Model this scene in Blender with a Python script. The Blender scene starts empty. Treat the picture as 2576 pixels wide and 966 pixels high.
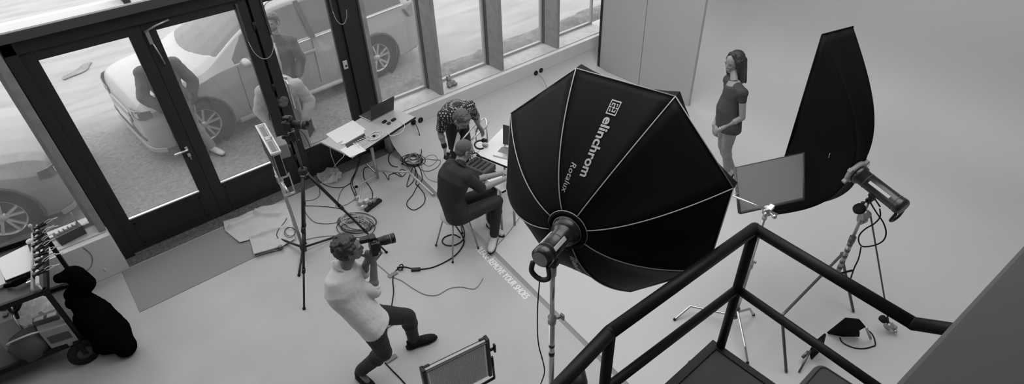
import bpy, bmesh, math, random
import numpy as np
from mathutils import Vector, Matrix, noise as mnoise
random.seed(7)
SC = bpy.context.scene
COL = SC.collection
# ---------------------------------------------------------------- camera, world, lights, exposure
IW, IH, FPX = 2576.0, 966.0, 1463.4
CAM = Vector((0, 0, 4.5))
RM = Matrix(((0.76243058, -0.41438593, 0.49697475),
             (-0.64616575, -0.44699085, 0.61860247),
             (-0.034197, -0.7927695, -0.60856149)))      # columns: right, down, forward
cd = bpy.data.cameras.new('camera'); cam = bpy.data.objects.new('camera', cd); COL.objects.link(cam)
cd.sensor_width = 36; cd.lens = FPX / IW * 36; cd.clip_start = 0.05; cd.clip_end = 500
_r, _d, _f = RM.col[0], RM.col[1], RM.col[2]
mw = Matrix(((_r[0], -_d[0], -_f[0]), (_r[1], -_d[1], -_f[1]), (_r[2], -_d[2], -_f[2]))).to_4x4()
mw.translation = CAM; cam.matrix_world = mw
SC.camera = cam
SC.view_settings.view_transform = 'Standard'; SC.view_settings.look = 'None'
SC.view_settings.exposure = 0.0; SC.view_settings.gamma = 1; SC.view_settings.use_curve_mapping = False
w = bpy.data.worlds.new('overcast_sky'); SC.world = w; w.use_nodes = True
bg = w.node_tree.nodes['Background']; bg.inputs[0].default_value = (1, 1, 1, 1); bg.inputs[1].default_value = 2.4

def area(name, loc, target, sx, sy, power):
    l = bpy.data.lights.new(name, 'AREA'); l.shape = 'RECTANGLE'; l.size = sx; l.size_y = sy; l.energy = power
    o = bpy.data.objects.new(name, l); COL.objects.link(o); o.location = loc
    o.rotation_euler = (Vector(target) - Vector(loc)).to_track_quat('-Z', 'Y').to_euler(); return o
area('overhead_fill_light', (4.4, 2.6, 5.6), (4.4, 2.6, 0), 4.5, 4.5, 250)  # unseen overhead area lights, added as fill to brighten the interior
area('overhead_fill_light', (0.2, 3.0, 5.6), (0.2, 3.0, 0), 4.0, 4.0, 65)

GZ = 0.05      # ground level outside
YW = 6.42      # inner face of the low walls
def ray(px, py): return RM @ Vector((px - IW / 2, py - IH / 2, FPX))
def onz(px, py, z=0.0):
    d = ray(px, py); return CAM + d * ((z - CAM.z) / d.z)
def ony(px, py, y):
    d = ray(px, py); return CAM + d * ((y - CAM.y) / d.y)
def onx(px, py, x):
    d = ray(px, py); return CAM + d * ((x - CAM.x) / d.x)
def dep(px, py, t): return CAM + ray(px, py) * (t / FPX)
V = Vector
X, Y, Z = V((1, 0, 0)), V((0, 1, 0)), V((0, 0, 1))

# ---------------------------------------------------------------- materials
def mat(name, g, rough=0.6, metal=0.0, bump=0.0, bscale=200.0, var=0.0, vscale=3.0, sheen=0.0, rings=False, spec=0.5, coat=0.0):
    m = bpy.data.materials.new(name); m.use_nodes = True
    nt = m.node_tree; b = nt.nodes['Principled BSDF']
    b.inputs['Base Color'].default_value = (g, g, g, 1); b.inputs['Roughness'].default_value = rough
    b.inputs['Metallic'].default_value = metal; b.inputs['Specular IOR Level'].default_value = spec
    if sheen: b.inputs['Sheen Weight'].default_value = sheen
    if coat: b.inputs['Coat Weight'].default_value = coat
    tc = nt.nodes.new('ShaderNodeTexCoord')
    if var:
        n = nt.nodes.new('ShaderNodeTexNoise'); n.inputs['Scale'].default_value = vscale; n.inputs['Detail'].default_value = 6
        nt.links.new(tc.outputs['Object'], n.inputs['Vector'])
        r = nt.nodes.new('ShaderNodeMapRange'); r.inputs['From Min'].default_value = .3; r.inputs['From Max'].default_value = .7
        r.inputs['To Min'].default_value = g * (1 - var); r.inputs['To Max'].default_value = g * (1 + var)
        nt.links.new(n.outputs['Fac'], r.inputs['Value'])
        nt.links.new(r.outputs['Result'], b.inputs['Base Color'])
    if bump:
        n2 = nt.nodes.new('ShaderNodeTexNoise'); n2.inputs['Scale'].default_value = bscale; n2.inputs['Detail'].default_value = 4
        nt.links.new(tc.outputs['Object'], n2.inputs['Vector'])
        bp = nt.nodes.new('ShaderNodeBump'); bp.inputs['Strength'].default_value = bump; bp.inputs['Distance'].default_value = .01
        nt.links.new(n2.outputs['Fac'], bp.inputs['Height']); nt.links.new(bp.outputs['Normal'], b.inputs['Normal'])
    return m
M = {}
M['floor'] = mat('polished_concrete', .36, .42, bump=.05, bscale=60, var=.05, vscale=2.2)
M['cyc'] = mat('white_studio_paint', .44, .6, var=.015, vscale=1.2)
M['wall'] = mat('white_plaster', .50, .7, bump=.05, bscale=90, var=.03, vscale=4)
M['walltop'] = mat('white_sill_plaster', .66, .7, bump=.05, bscale=90)
M['panel'] = mat('matt_grey_wall_panel', .36, .7, var=.02, vscale=2)
M['black_metal'] = mat('black_painted_steel', .010, .6, bump=.02, bscale=40, var=.2, vscale=8)
M['rail'] = mat('black_rail_steel', .006, .5, spec=.18)
M['wool'] = mat('black_wool', .003, 1.0, spec=0.0, bump=.3, bscale=60)
M['wood'] = mat('grey_pine', .22, .6, bump=.08, bscale=30, var=.16, vscale=9)
M['woodL'] = mat('pale_pine', .40, .6, bump=.08, bscale=30, var=.12, vscale=9)
M['alu'] = mat('satin_aluminium', .62, .32, 1.0)
M['chrome'] = mat('polished_chrome', .5, .32, 1.0)
M['steel'] = mat('worn_grey_steel', .38, .4, .8)
M['dsteel'] = mat('dull_dark_steel', .12, .4, .7)
M['black'] = mat('black_plastic', .009, .45, spec=.35)
M['blackgloss'] = mat('glossy_black_plastic', .008, .32, coat=.12)
M['rubber'] = mat('black_rubber', .008, .8, spec=.2)
M['fabric'] = mat('black_nylon_fabric', .005, .6, bump=.10, bscale=70, spec=.08)
M['white'] = mat('white_plastic', .62, .4)
M['paper'] = mat('white_paper', .66, .8)
M['lgrey'] = mat('light_grey_plastic', .42, .5)
M['mgrey'] = mat('mid_grey_plastic', .16, .55)
M['dgrey'] = mat('dark_grey_plastic', .045, .6)
M['mat'] = mat('grey_coir_mat', .235, .95, bump=.5, bscale=260, var=.10, vscale=160)
M['grate'] = mat('dark_worn_threshold', .10, .8, bump=.6, bscale=90, var=.45, vscale=30)
M['skin'] = mat('skin', .21, .5, bump=.03, bscale=120)
M['skinL'] = mat('pale_skin', .30, .5, bump=.03, bscale=120)
M['skinD'] = mat('tanned_skin', .14, .5, bump=.03, bscale=120)
M['lip'] = mat('lips', .16, .4)
M['eye'] = mat('eye_dark', .03, .2)
M['hairD'] = mat('dark_hair', .016, .5, bump=.9, bscale=60, var=.3, vscale=60)
M['hairM'] = mat('brown_hair', .07, .55, bump=.9, bscale=60, var=.35, vscale=60)
M['hairB'] = mat('cropped_hair', .075, .7, bump=.6, bscale=220, var=.3, vscale=90)
M['denim'] = mat('dark_trousers', .007, .75, bump=.25, bscale=25)
M['tee'] = mat('charcoal_cotton', .011, .8, bump=.3, bscale=22)
M['shirtW'] = mat('white_cotton_shirt', .50, .8, bump=1.0, bscale=9)
M['shirtL'] = mat('light_grey_sweatshirt', .28, .85, bump=.6, bscale=14)
M['jacket'] = mat('grey_denim_jacket', .055, .8, bump=.7, bscale=16, var=.2, vscale=12)
M['blouse'] = mat('dark_grey_blouse', .026, .75, bump=.2, bscale=20)
M['jeansL'] = mat('washed_jeans', .21, .8, bump=.3, bscale=20, var=.1, vscale=14)
M['paint'] = mat('white_car_paint', .36, .4, coat=.15)
M['paint2'] = mat('silver_car_paint', .22, .4, coat=.15)
M['carglass'] = mat('tinted_car_glass', .10, .35, spec=.4)
M['scrim'] = mat('grey_net_fabric', .13, .9)
M['toy'] = mat('worn_grey_plush', .22, .95, bump=.8, bscale=60, var=.4, vscale=40)
M['cloth'] = mat('white_dust_sheet', .46, .9, bump=.4, bscale=25)

def pane_mat(name, dust):  # dust: share of white scatter; on windows it imitates a glare veil
    m = bpy.data.materials.new(name); m.use_nodes = True; nt = m.node_tree
    for n in list(nt.nodes): nt.nodes.remove(n)
    out = nt.nodes.new('ShaderNodeOutputMaterial'); tr = nt.nodes.new('ShaderNodeBsdfTransparent')
    gl = nt.nodes.new('ShaderNodeBsdfGlossy'); gl.inputs['Roughness'].default_value = .03
    df = nt.nodes.new('ShaderNodeBsdfDiffuse'); df.inputs[0].default_value = (.95, .95, .95, 1)
    tl = nt.nodes.new('ShaderNodeBsdfTranslucent'); tl.inputs[0].default_value = (.95, .95, .95, 1)
    m0 = nt.nodes.new('ShaderNodeMixShader'); m0.inputs[0].default_value = .7
    nt.links.new(df.outputs[0], m0.inputs[1]); nt.links.new(tl.outputs[0], m0.inputs[2])
    m1 = nt.nodes.new('ShaderNodeMixShader'); m1.inputs[0].default_value = dust
    nt.links.new(tr.outputs[0], m1.inputs[1]); nt.links.new(m0.outputs[0], m1.inputs[2])
    m2 = nt.nodes.new('ShaderNodeMixShader'); m2.inputs[0].default_value = .04
    nt.links.new(m1.outputs[0], m2.inputs[1]); nt.links.new(gl.outputs[0], m2.inputs[2])
    nt.links.new(m2.outputs[0], out.inputs[0]); return m
M['glass'] = pane_mat('veiled_window_glass', .035)  # scatter mixed into the pane stands in for haze from reflections and flare
M['plastic_film'] = pane_mat('clear_plastic_film', .55)

# ---------------------------------------------------------------- mesh helpers
def tag(o, label=None, cat=None, group=None, kind=None):
    if label: o['label'] = label
    if cat: o['category'] = cat
    if group: o['group'] = group
    if kind: o['kind'] = kind
    return o
def empty(name, loc, label=None, cat=None, group=None, rz=0, kind=None):
    o = bpy.data.objects.new(name, None); COL.objects.link(o); o.location = loc; o.rotation_euler = (0, 0, rz)
    o.empty_display_size = .1
    return tag(o, label, cat, group, kind)
class MB:
    """collects shapes (in world coordinates unless the parent is given a frame) into one mesh"""
    def __init__(s): s.v = []; s.f = []; s.sm = []
    def add(s, vs, fs, smooth=False):
        o = len(s.v); s.v += [V(p) for p in vs]
        for f in fs: s.f.append([i + o for i in f]); s.sm.append(smooth)
    def box(s, a, b):
        a, b = V(a), V(b)
        vs = [V((x, y, z)) for z in (a.z, b.z) for y in (a.y, b.y) for x in (a.x, b.x)]
        s.add(vs, [(0, 2, 3, 1), (4, 5, 7, 6), (0, 1, 5, 4), (1, 3, 7, 5), (3, 2, 6, 7), (2, 0, 4, 6)]); return s
    def obox(s, c, ax, ay, az, bev=0):
        """oriented box: centre and three half-extent vectors"""
        c, ax, ay, az = V(c), V(ax), V(ay), V(az)
        if not bev:
            vs = [c + ax * i + ay * j + az * k for k in (-1, 1) for j in (-1, 1) for i in (-1, 1)]
            s.add(vs, [(0, 2, 3, 1), (4, 5, 7, 6), (0, 1, 5, 4), (1, 3, 7, 5), (3, 2, 6, 7), (2, 0, 4, 6)]); return s
        bm = bmesh.new(); bmesh.ops.create_cube(bm, size=2)
        for v in bm.verts: v.co = V((v.co.x * ax.length, v.co.y * ay.length, v.co.z * az.length))
        bmesh.ops.bevel(bm, geom=list(bm.edges), offset=bev, segments=2, affect='EDGES', profile=.5)
        e = [ax.normalized(), ay.normalized(), az.normalized()]
        s.add([c + e[0] * v.co.x + e[1] * v.co.y + e[2] * v.co.z for v in bm.verts], [[v.index for v in f.verts] for f in bm.faces]) if not bm.verts.index_update() else 0
        bm.free(); return s
    def tube(s, pts, r, n=8, cap=True, smooth=True, flat=1.0, closed=False):
        pts = [V(p) for p in pts]; rs = r if isinstance(r, (list, tuple)) else [r] * len(pts)
        vs = []; prev = None; m = len(pts)
        for i, p in enumerate(pts):
            if closed: t = pts[(i + 1) % m] - pts[i - 1]
            else: t = pts[min(i + 1, m - 1)] - pts[max(i - 1, 0)]
            t = t.normalized() if t.length > 1e-9 else V((0, 0, 1))
            if prev is None: a = t.orthogonal().normalized()
            else:
                a = prev - t * prev.dot(t); a = a.normalized() if a.length > 1e-6 else t.orthogonal().normalized()
            prev = a; b = t.cross(a)
            vs += [p + (a * math.cos(2 * math.pi * k / n) + b * math.sin(2 * math.pi * k / n) * flat) * rs[i] for k in range(n)]
        fs = []
        for i in range(m if closed else m - 1):
            j = (i + 1) % m
            for k in range(n): fs.append((i * n + k, i * n + (k + 1) % n, j * n + (k + 1) % n, j * n + k))
        s.add(vs, fs, smooth)
        if cap and not closed:
            o = len(s.v) - len(vs)
            s.f.append([o + k for k in range(n)][::-1]); s.sm.append(False)
            s.f.append([o + (m - 1) * n + k for k in range(n)]); s.sm.append(False)
        return s
    def cyl(s, a, b, r, n=20, r2=None): return s.tube([a, b], [r, r if r2 is None else r2], n)
    def ell(s, c, rx, ry=None, rz=None, ax=None, ay=None, az=None, nu=16, nv=10):
        """ellipsoid; rx.. radii along axes"""
        ry = rx if ry is None else ry; rz = rx if rz is None else rz
        ax = ax or X; ay = ay or Y; az = az or Z; c = V(c)
        vs = [c - az * rz]
        for j in range(1, nv):
            t = math.pi * j / nv - math.pi / 2
            for i in range(nu):
                p = 2 * math.pi * i / nu
                vs.append(c + ax * (rx * math.cos(t) * math.cos(p)) + ay * (ry * math.cos(t) * math.sin(p)) + az * (rz * math.sin(t)))
        vs.append(c + az * rz); fs = []
        for i in range(nu): fs.append((0, 1 + (i + 1) % nu, 1 + i))
        for j in range(nv - 2):
            for i in range(nu):
                a = 1 + j * nu + i; b = 1 + j * nu + (i + 1) % nu; fs.append((a, b, b + nu, a + nu))
        o = 1 + (nv - 2) * nu; l = len(vs) - 1
        for i in range(nu): fs.append((o + i, o + (i + 1) % nu, l))
        s.add(vs, fs, True); return s
    def cap(s, a, b, ra, rb=None, n=14):
        """closed capsule with rounded ends"""
        rb = ra if rb is None else rb; a, b = V(a), V(b); t = (b - a).normalized() if (b - a).length > 1e-6 else Z
        pts = []; rs = []
        for k in (0, .25, .5, .75): 
            an = k * math.pi / 2; pts.append(a - t * ra * math.cos(an)); rs.append(max(ra * math.sin(an), ra * .02))
        pts.append(a); rs.append(ra); pts.append(b); rs.append(rb)
        for k in (.75, .5, .25, 0):
            an = k * math.pi / 2; pts.append(b + t * rb * math.cos(an)); rs.append(max(rb * math.sin(an), rb * .02))
        s.tube(pts, rs, n); return s
    def sweep(s, secs, n=20):
        """closed loft through (centre, side, front, half width, half depth) sections"""
        vs = []
        for c, sd, fr, wv, dv in secs:
            for k in range(n):
                a = 2 * math.pi * k / n; vs.append(V(c) + V(sd) * (wv * math.cos(a)) + V(fr) * (dv * math.sin(a)))
        fs = []
        for i in range(len(secs) - 1):
            for k in range(n): fs.append((i * n + k, i * n + (k + 1) % n, (i + 1) * n + (k + 1) % n, (i + 1) * n + k))
        fs.append(list(range(n))[::-1]); fs.append([(len(secs) - 1) * n + k for k in range(n)])
        s.add(vs, fs, True); return s
    def lathe(s, c, ax, prof, n=32, smooth=True):
        """revolve (radius, distance along axis) profile"""
        c, ax = V(c), V(ax).normalized(); a = ax.orthogonal().normalized(); b = ax.cross(a); vs = []
        for r, h in prof: vs += [c + ax * h + (a * math.cos(2 * math.pi * k / n) + b * math.sin(2 * math.pi * k / n)) * max(r, 1e-4) for k in range(n)]
        fs = [(i * n + k, i * n + (k + 1) % n, (i + 1) * n + (k + 1) % n, (i + 1) * n + k) for i in range(len(prof) - 1) for k in range(n)]
        s.add(vs, fs, smooth); return s
    def prism(s, poly, h):
        """closed prism: polygon points, extruded by vector h"""
        n = len(poly); p = [V(q) for q in poly]; h = V(h)
        s.add(p + [q + h for q in p], [list(range(n))[::-1], [n + i for i in range(n)]] + [(i, (i + 1) % n, n + (i + 1) % n, n + i) for i in range(n)]); return s
    def build(s, name, m, parent=None, bevel=0, remesh=0, smooth_it=0, disp=0, dscale=.1, sub=0, label=None, fixn=True):
        me = bpy.data.meshes.new(name)
        inv = parent.matrix_basis.inverted() if parent is not None and parent.parent is None else (
            (parent.parent.matrix_basis @ parent.matrix_basis).inverted() if parent is not None else Matrix())
        if parent is None and s.v:
            xs = [v.x for v in s.v]; ys = [v.y for v in s.v]; zs = [v.z for v in s.v]
            org = V(((min(xs) + max(xs)) / 2, (min(ys) + max(ys)) / 2, min(zs))); inv = Matrix.Translation(-org)
        me.from_pydata([inv @ v for v in s.v], [], s.f)
        me.polygons.foreach_set('use_smooth', s.sm); me.update()
        if fixn:
            bm = bmesh.new(); bm.from_mesh(me); bmesh.ops.recalc_face_normals(bm, faces=bm.faces); bm.to_mesh(me); bm.free()
        o = bpy.data.objects.new(name, me); COL.objects.link(o)
        if m is not None: me.materials.append(M[m] if isinstance(m, str) else m)
        if parent is not None: o.parent = parent
        else: o.location = org
        if bevel:
            b = o.modifiers.new('bevel', 'BEVEL'); b.width = bevel; b.segments = 2; b.limit_method = 'ANGLE'
        if remesh:
            r = o.modifiers.new('remesh', 'REMESH'); r.mode = 'VOXEL'; r.voxel_size = remesh; r.use_smooth_shade = True
        if smooth_it:
            r = o.modifiers.new('smooth', 'SMOOTH'); r.factor = .5; r.iterations = smooth_it
        if disp:
            t = bpy.data.textures.new(name, 'CLOUDS'); t.noise_scale = dscale; t.noise_depth = 2
            r = o.modifiers.new('displace', 'DISPLACE'); r.texture = t; r.strength = disp; r.mid_level = .5; r.texture_coords = 'GLOBAL'
        if sub:
            r = o.modifiers.new('sub', 'SUBSURF'); r.levels = sub; r.render_levels = sub
        if label: o['label'] = label
        return o
def crom(pts, k=8, closed=False):
    pts = [V(p) for p in pts]; n = len(pts); out = []
    rng = range(n) if closed else range(n - 1)
    for i in rng:
        g = (lambda j: pts[j % n]) if closed else (lambda j: pts[min(max(j, 0), n - 1)])
        p0, p1, p2, p3 = g(i - 1), g(i), g(i + 1), g(i + 2)
        for q in range(k):
            t = q / k
            out.append(.5 * ((2 * p1) + (p2 - p0) * t + (2 * p0 - 5 * p1 + 4 * p2 - p3) * t * t + (3 * p1 - p0 - 3 * p2 + p3) * t ** 3))
    if not closed: out.append(pts[-1])
    return out
def struct(mb, name, m, parent=None, **k):
    o = mb.build(name, m, parent, **k)
    if parent is None: o['kind'] = 'structure'
    return o

# ---------------------------------------------------------------- the room
fl = MB(); fl.box((-6, -3, -.3), (12, 6.62, 0)); struct(fl, 'floor', 'floor')
# podium edge (slightly skewed, as in the photo)
E0 = V((3.02, YW, 0)); E1 = V((2.60, 1.9, 0)); ed = (E1 - E0).normalized()
def edge(y): return E0 + ed * ((y - E0.y) / ed.y)
PH = .04
# white cyclorama: floor, cove and end wall in one sweep
XE, RC = 8.9, 1.3
prof = []
xs_top = []
nsteps = 36
# easing curve: curvature fades in and out
CV = [(0.0, 0.0)]
for k in range(nsteps):
    t = (k + .5) / nsteps; an = math.pi / 2 * (t * t * (3 - 2 * t)); CV.append((CV[-1][0] + math.cos(an), CV[-1][1] + math.sin(an)))
CV = [(a / CV[-1][0], b / CV[-1][1]) for a, b in CV]
def cyc_rows(wall):
    rows = []
    for yy in np.linspace(-3, 6.38, 24):
        e = edge(yy)
        if not wall: rows.append([V((e.x + .03, yy, PH)), V((5.0, yy, PH)), V((XE - RC, yy, PH))]); continue
        row = []
        for k in range(0, nsteps + 1):
            row.append(V((XE - RC + RC * CV[k][0], yy, PH + RC * CV[k][1])))
        row.append(V((XE, yy, 5.9))); rows.append(row)
    return rows
for wall in (False, True):
    rows = cyc_rows(wall); nr = len(rows[0]); mb = MB()
    mb.add([p for r in rows for p in r], [(i * nr + j, i * nr + j + 1, (i + 1) * nr + j + 1, (i + 1) * nr + j) for i in range(len(rows) - 1) for j in range(nr - 1)], True)
    cy = struct(mb, 'wall_right' if wall else 'floor', 'cyc', fixn=False)
    sm_ = cy.modifiers.new('solid', 'SOLIDIFY'); sm_.thickness = .035; sm_.use_rim = False
mb = MB(); e0, e1 = edge(6.4), edge(-3)
mb.add([e0, e1, e1 + V((.035, 0, PH)), e0 + V((.035, 0, PH)), e0 + V((.08, 0, PH - .002)), e1 + V((.08, 0, PH - .002)), e0 + V((.08, 0, 0)), e1 + V((.08, 0, 0))],
       [(0, 1, 2, 3), (3, 2, 5, 4), (4, 5, 7, 6)]); struct(mb, 'trim_1', mat('grey_step_edge', .31, .6))
# cove between the white floor and the low wall under the windows
mb = MB(); vs = []
for xx in np.linspace(edge(YW - .5).x + .05, 7.5, 12):
    for k in range(9):
        a = math.pi / 2 * k / 8; vs.append(V((xx, YW - .004 - .5 + .5 * math.sin(a), PH - .004 + (.5 - .5 * math.cos(a)) * .5)))
mb.add(vs, [(i * 9 + j, i * 9 + j + 1, (i + 1) * 9 + j + 1, (i + 1) * 9 + j) for i in range(11) for j in range(8)], True)
struct(mb, 'baseboard_back', 'cyc', fixn=False)
# low walls under the windows
SZ = .50
XR0 = 3.02
mb = MB(); mb.box((XR0, YW, 0), (8.6, 6.92, SZ)); struct(mb, 'wall_back', 'wall', bevel=.006)
mb = MB(); mb.box((-5.5, YW, 0), (-.38, 6.92, SZ)); struct(mb, 'wall_left', 'wall', bevel=.006)
# pine sill boards behind the plaster lip
mb = MB(); mb.box((XR0 + .02, 6.50, SZ), (7.5, 6.92, SZ + .012)); struct(mb, 'trim_2', 'woodL')
mb = MB(); mb.box((-5.5, 6.50, SZ), (-.40, 6.92, SZ + .012)); struct(mb, 'trim_3', 'woodL')
# timber fins of the glazed wall on the right, with slim black outer frame
ZT = 2.66
fins = [3.06, 3.985, 5.12, 6.305]
n = 4
for i, fx in enumerate(fins):
    mb = MB()
    if i == 0: mb.box((fx - .03, 6.56, SZ + .012), (fx + .03, 6.84, 5.9))
    else: mb.box((fx, 6.505, SZ + .012), (fx + .055, 6.81, 5.9))
    f_ = struct(mb, 'trim_%d' % n, 'wood', bevel=.004); n += 1
    mb = MB(); mb.box((fx - .012, 6.81, SZ + .012), (fx + .06, 6.90, 5.9)); struct(mb, 'trim_%d' % n, mat('outer_frame_grey', .10, .5)); n += 1
wx = [3.09, 3.97, 5.10, 6.29, 7.5]
for i in range(4):
    mb = MB(); a, b = wx[i] + .07, wx[i + 1]
    if i == 0: a = 3.10
    for q in ((a, SZ + .012, a + .03, 5.9), (b - .03, SZ + .012, b, 5.9), (a + .03, SZ + .012, b - .03, SZ + .05)):
        mb.box((q[0], 6.85, q[1]), (q[2], 6.90, q[3]))
    wf = struct(mb, 'window_%d' % (i + 1), mat('pale_window_frame', .34, .5))
    mb = MB(); mb.box((a + .03, 6.872, SZ + .05), (b - .03, 6.876, 5.9)); mb.build('pane', 'glass', wf)
# left window beside the doors
mb = MB(); mb.box((-.455, 6.52, SZ + .012), (-.385, 6.80, 2.62)); struct(mb, 'trim_%d' % n, 'wood', bevel=.004); n += 1
mb = MB()
for q in ((-3.0, SZ + .012, -2.96, 2.62), (-.50, SZ + .012, -.455, 2.62), (-2.96, SZ + .012, -.50, SZ + .05)):
    mb.box((q[0], 6.72, q[1]), (q[2], 6.78, q[3]))
wf = struct(mb, 'window_5', 'woodL'); mb = MB(); mb.box((-2.96, 6.748, SZ + .05), (-.50, 6.752, 2.62)); mb.build('pane', 'glass', wf)
# steel door frame
def steel(name, a, b): 
    global n
    mb = MB(); mb.box(a, b); o = struct(mb, name, 'black_metal', bevel=.006); return o
steel('trim_%d' % n, (-.38, 6.60, 0), (-.275, 6.76, 2.62)); n += 1
steel('trim_%d' % n, (.66, 6.70, 0), (.80, 6.72, 2.46)); n += 1
steel('trim_%d' % n, (-.5, 6.60, 2.46), (2.70, 6.76, 2.62)); n += 1      # lintel
mb = MB(); mb.box((-5.5, 6.50, 2.60), (3.03, 6.80, 2.685)); struct(mb, 'trim_%d' % n, mat('dark_grey_beam', .05, .7), bevel=.004); n += 1
mb = MB(); mb.box((-5.5, 6.505, 2.685), (3.03, 6.80, 2.70)); struct(mb, 'trim_%d' % n, 'walltop'); n += 1
mb = MB(); mb.box((-5.5, 6.58, 2.46), (-.5, 6.76, 2.62)); struct(mb, 'trim_%d' % n, 'black_metal'); n += 1
steel('trim_%d' % n, (1.70, 6.70, 0), (1.88, 6.76, 2.46)); n += 1
steel('trim_%d' % n, (2.787, 6.60, 0), (3.02, 6.80, 2.62)); n += 1
# transom glazing above the lintel
tx = [-5.5, -1.9, .70, 3.03]
for i in range(3):
    mb = MB(); mb.box((tx[i + 1] - .03, 6.52, 2.70), (tx[i + 1] + .03, 6.76, 5.9)); struct(mb, 'trim_%d' % n, 'dgrey'); n += 1
    mb = MB(); mb.box((tx[i] + .03, 6.69, 2.70), (tx[i + 1] - .03, 6.695, 5.9)); struct(mb, 'window_%d' % (6 + i), 'glass')
# threshold and black floor strip in front of the doors
mb = MB(); mb.box((-.38, 6.44, 0), (3.0, 6.72, .005)); struct(mb, 'trim_%d' % n, 'grate'); n += 1

def leaf(k, x0, x1, hinge_left=True):
    st = .125; y0, y1 = 6.635, 6.695; zb, zt = .45, 2.36
    mb = MB(); mb.box((x0, y0, .02), (x0 + st, y1, 2.455)); mb.box((x1 - st, y0, .02), (x1, y1, 2.455))
    mb.box((x0 + st, y0, zt), (x1 - st, y1, 2.455)); mb.box((x0 + st, y0, .02), (x1 - st, y1, zb))
    d = struct(mb, 'door_%d' % k, 'black_metal', bevel=.004)
    mb = MB(); g = .006
    for a, b in (((x0 + st + .02, .10), (x1 - st - .02, .115)), ((x0 + st + .02, .37), (x1 - st - .02, .385))):
        mb.box((a[0], y0 - .006, a[1]), (b[0], y0, b[1]))
    mb.box((x0 + st + .02, y0 - .006, .10), (x0 + st + .035, y0, .385)); mb.box((x1 - st - .035, y0 - .006, .10), (x1 - st - .02, y0, .385))
    mb.build('kick_panel_trim', 'black_metal', d)
    mb = MB(); mb.box((x0 + st, 6.662, zb), (x1 - st, 6.668, zt)); mb.build('pane', 'glass', d)
    mb = MB(); mb.box((x0 + st, y0 - .012, zb), (x1 - st, y0 + .02, zb + .014)); mb.build('glazing_bead', 'alu', d)
    for z in (.35, 1.35, 2.1):
        xx = x0 - .004 if hinge_left else x1 + .004
        mb = MB(); mb.cyl((xx, y0 - .012, z), (xx, y0 - .012, z + .09), .010, 10); mb.build('hinge', 'black_metal', d)
    return d
d1 = leaf(1, -.285, .725)
d2 = leaf(2, .727, 1.772, False)
# the third leaf
d3 = leaf(3, 1.80, 2.785)
# lever handle with rose and lock on the first leaf
hx = .66
mb = MB(); mb.obox((hx, 6.625, 1.04), (.016, 0, 0), (0, .010, 0), (0, 0, .022), .004); mb.cyl((hx, 6.63, 1.04), (hx, 6.57, 1.04), .010, 12)
mb.tube(crom([(hx, 6.575, 1.04), (hx - .02, 6.57, 1.04), (hx - .07, 6.57, 1.038), (hx - .14, 6.572, 1.035)], 5), .0115, 10); mb.build('handle', 'alu', d1)
mb = MB(); mb.obox((hx, 6.628, .95), (.016, 0, 0), (0, .006, 0), (0, 0, .022), .003); mb.cyl((hx, 6.625, .945), (hx, 6.60, .945), .006, 8)
mb.box((hx - .003, 6.585, .905), (hx + .003, 6.60, .95)); mb.build('lock', 'alu', d1)
mb = MB(); mb.tube([(2.0 - .06, 6.628, 1.42), (1.95, 6.615, 1.36), (1.945, 6.60, 1.1), (1.95, 6.622, 1.05)], .013, 10); mb.build('handle', 'alu', d3)
mb = MB(); mb.cyl((1.945, 6.632, 1.46), (1.945, 6.60, 1.46), .016, 12); mb.build('lock', 'alu', d3)
# door closer on the meeting stile, concealed arm
mb = MB(); mb.obox((.76, 6.61, 2.32), (.018, 0, 0), (0, .018, 0), (0, 0, .07), .004); mb.tube([(.74, 6.60, 2.38), (.86, 6.59, 2.42), (.99, 6.60, 2.44)], .011, 8)
mb.tube([(.77, 6.6, 2.26), (.79, 6.6, 2.12), (.80, 6.61, 2.02)], .008, 8); mb.build('door_closer', 'steel', d2)
# door contact cable loops on grey cover strips
def loop(d, xa, xb, ztop, drop):
    mb = MB(); zc = ztop
    pts = [(xa, 6.62, zc)] + [((xa + xb) / 2 - (xb - xa) / 2 * math.cos(a), 6.60, zc - drop * math.sin(a)) for a in np.linspace(.15, math.pi - .15, 14)] + [(xb, 6.62, zc)]
    mb.tube(pts, .0035, 6); mb.build('alarm_cable', 'lgrey', d)
    mb = MB(); mb.box((xa - .011, 6.615, zc), (xa + .011, 6.634, zc + .42)); mb.box((xb - .011, 6.615, zc), (xb + .011, 6.634, zc + .42)); mb.build('cover_strip', 'dgrey', d)
loop(d2, 1.665, 1.93, 2.0, .24)
loop(d3, 2.70, 2.87, 2.07, .18)
# key switch on the steel post
mb = MB(); mb.obox(ony(869, 163, 6.593), (.028, 0, 0), (0, .008, 0), (0, 0, .055), .004)
ks = mb.build('key_switch', 'lgrey'); tag(ks, 'small grey key switch plate screwed to the black steel post right of the doors', 'switch')
mb = MB(); c = ony(871, 166, 6.585); mb.cyl(c + V((0, .01, 0)), c - V((0, .004, 0)), .016, 16); mb.build('key_barrel', 'dgrey', ks)
# grey side wall panels beyond the windows, black corner strip
PX = 7.0
ya, yb, yc = onx(1518, 0, PX).y, onx(1629, 0, PX).y, onx(1776, 0, PX).y
mb = MB(); mb.box((PX, yb + .005, 0.04), (PX + .06, ya, 5.9)); struct(mb, 'wall_panel_1', 'panel', bevel=.004)
mb = MB(); mb.box((PX, yc, 0.04), (PX + .06, yb - .005, 5.9)); struct(mb, 'wall_panel_2', 'panel', bevel=.004)
mb = MB(); mb.box((PX + .035, yb - .005, .04), (PX + .055, yb + .005, 5.9)); struct(mb, 'trim_%d' % n, 'white'); n += 1
mb = MB(); mb.box((PX - .01, ya, .04), (PX + .05, ya + .04, 5.9)); struct(mb, 'trim_%d' % n, 'black'); n += 1
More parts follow.
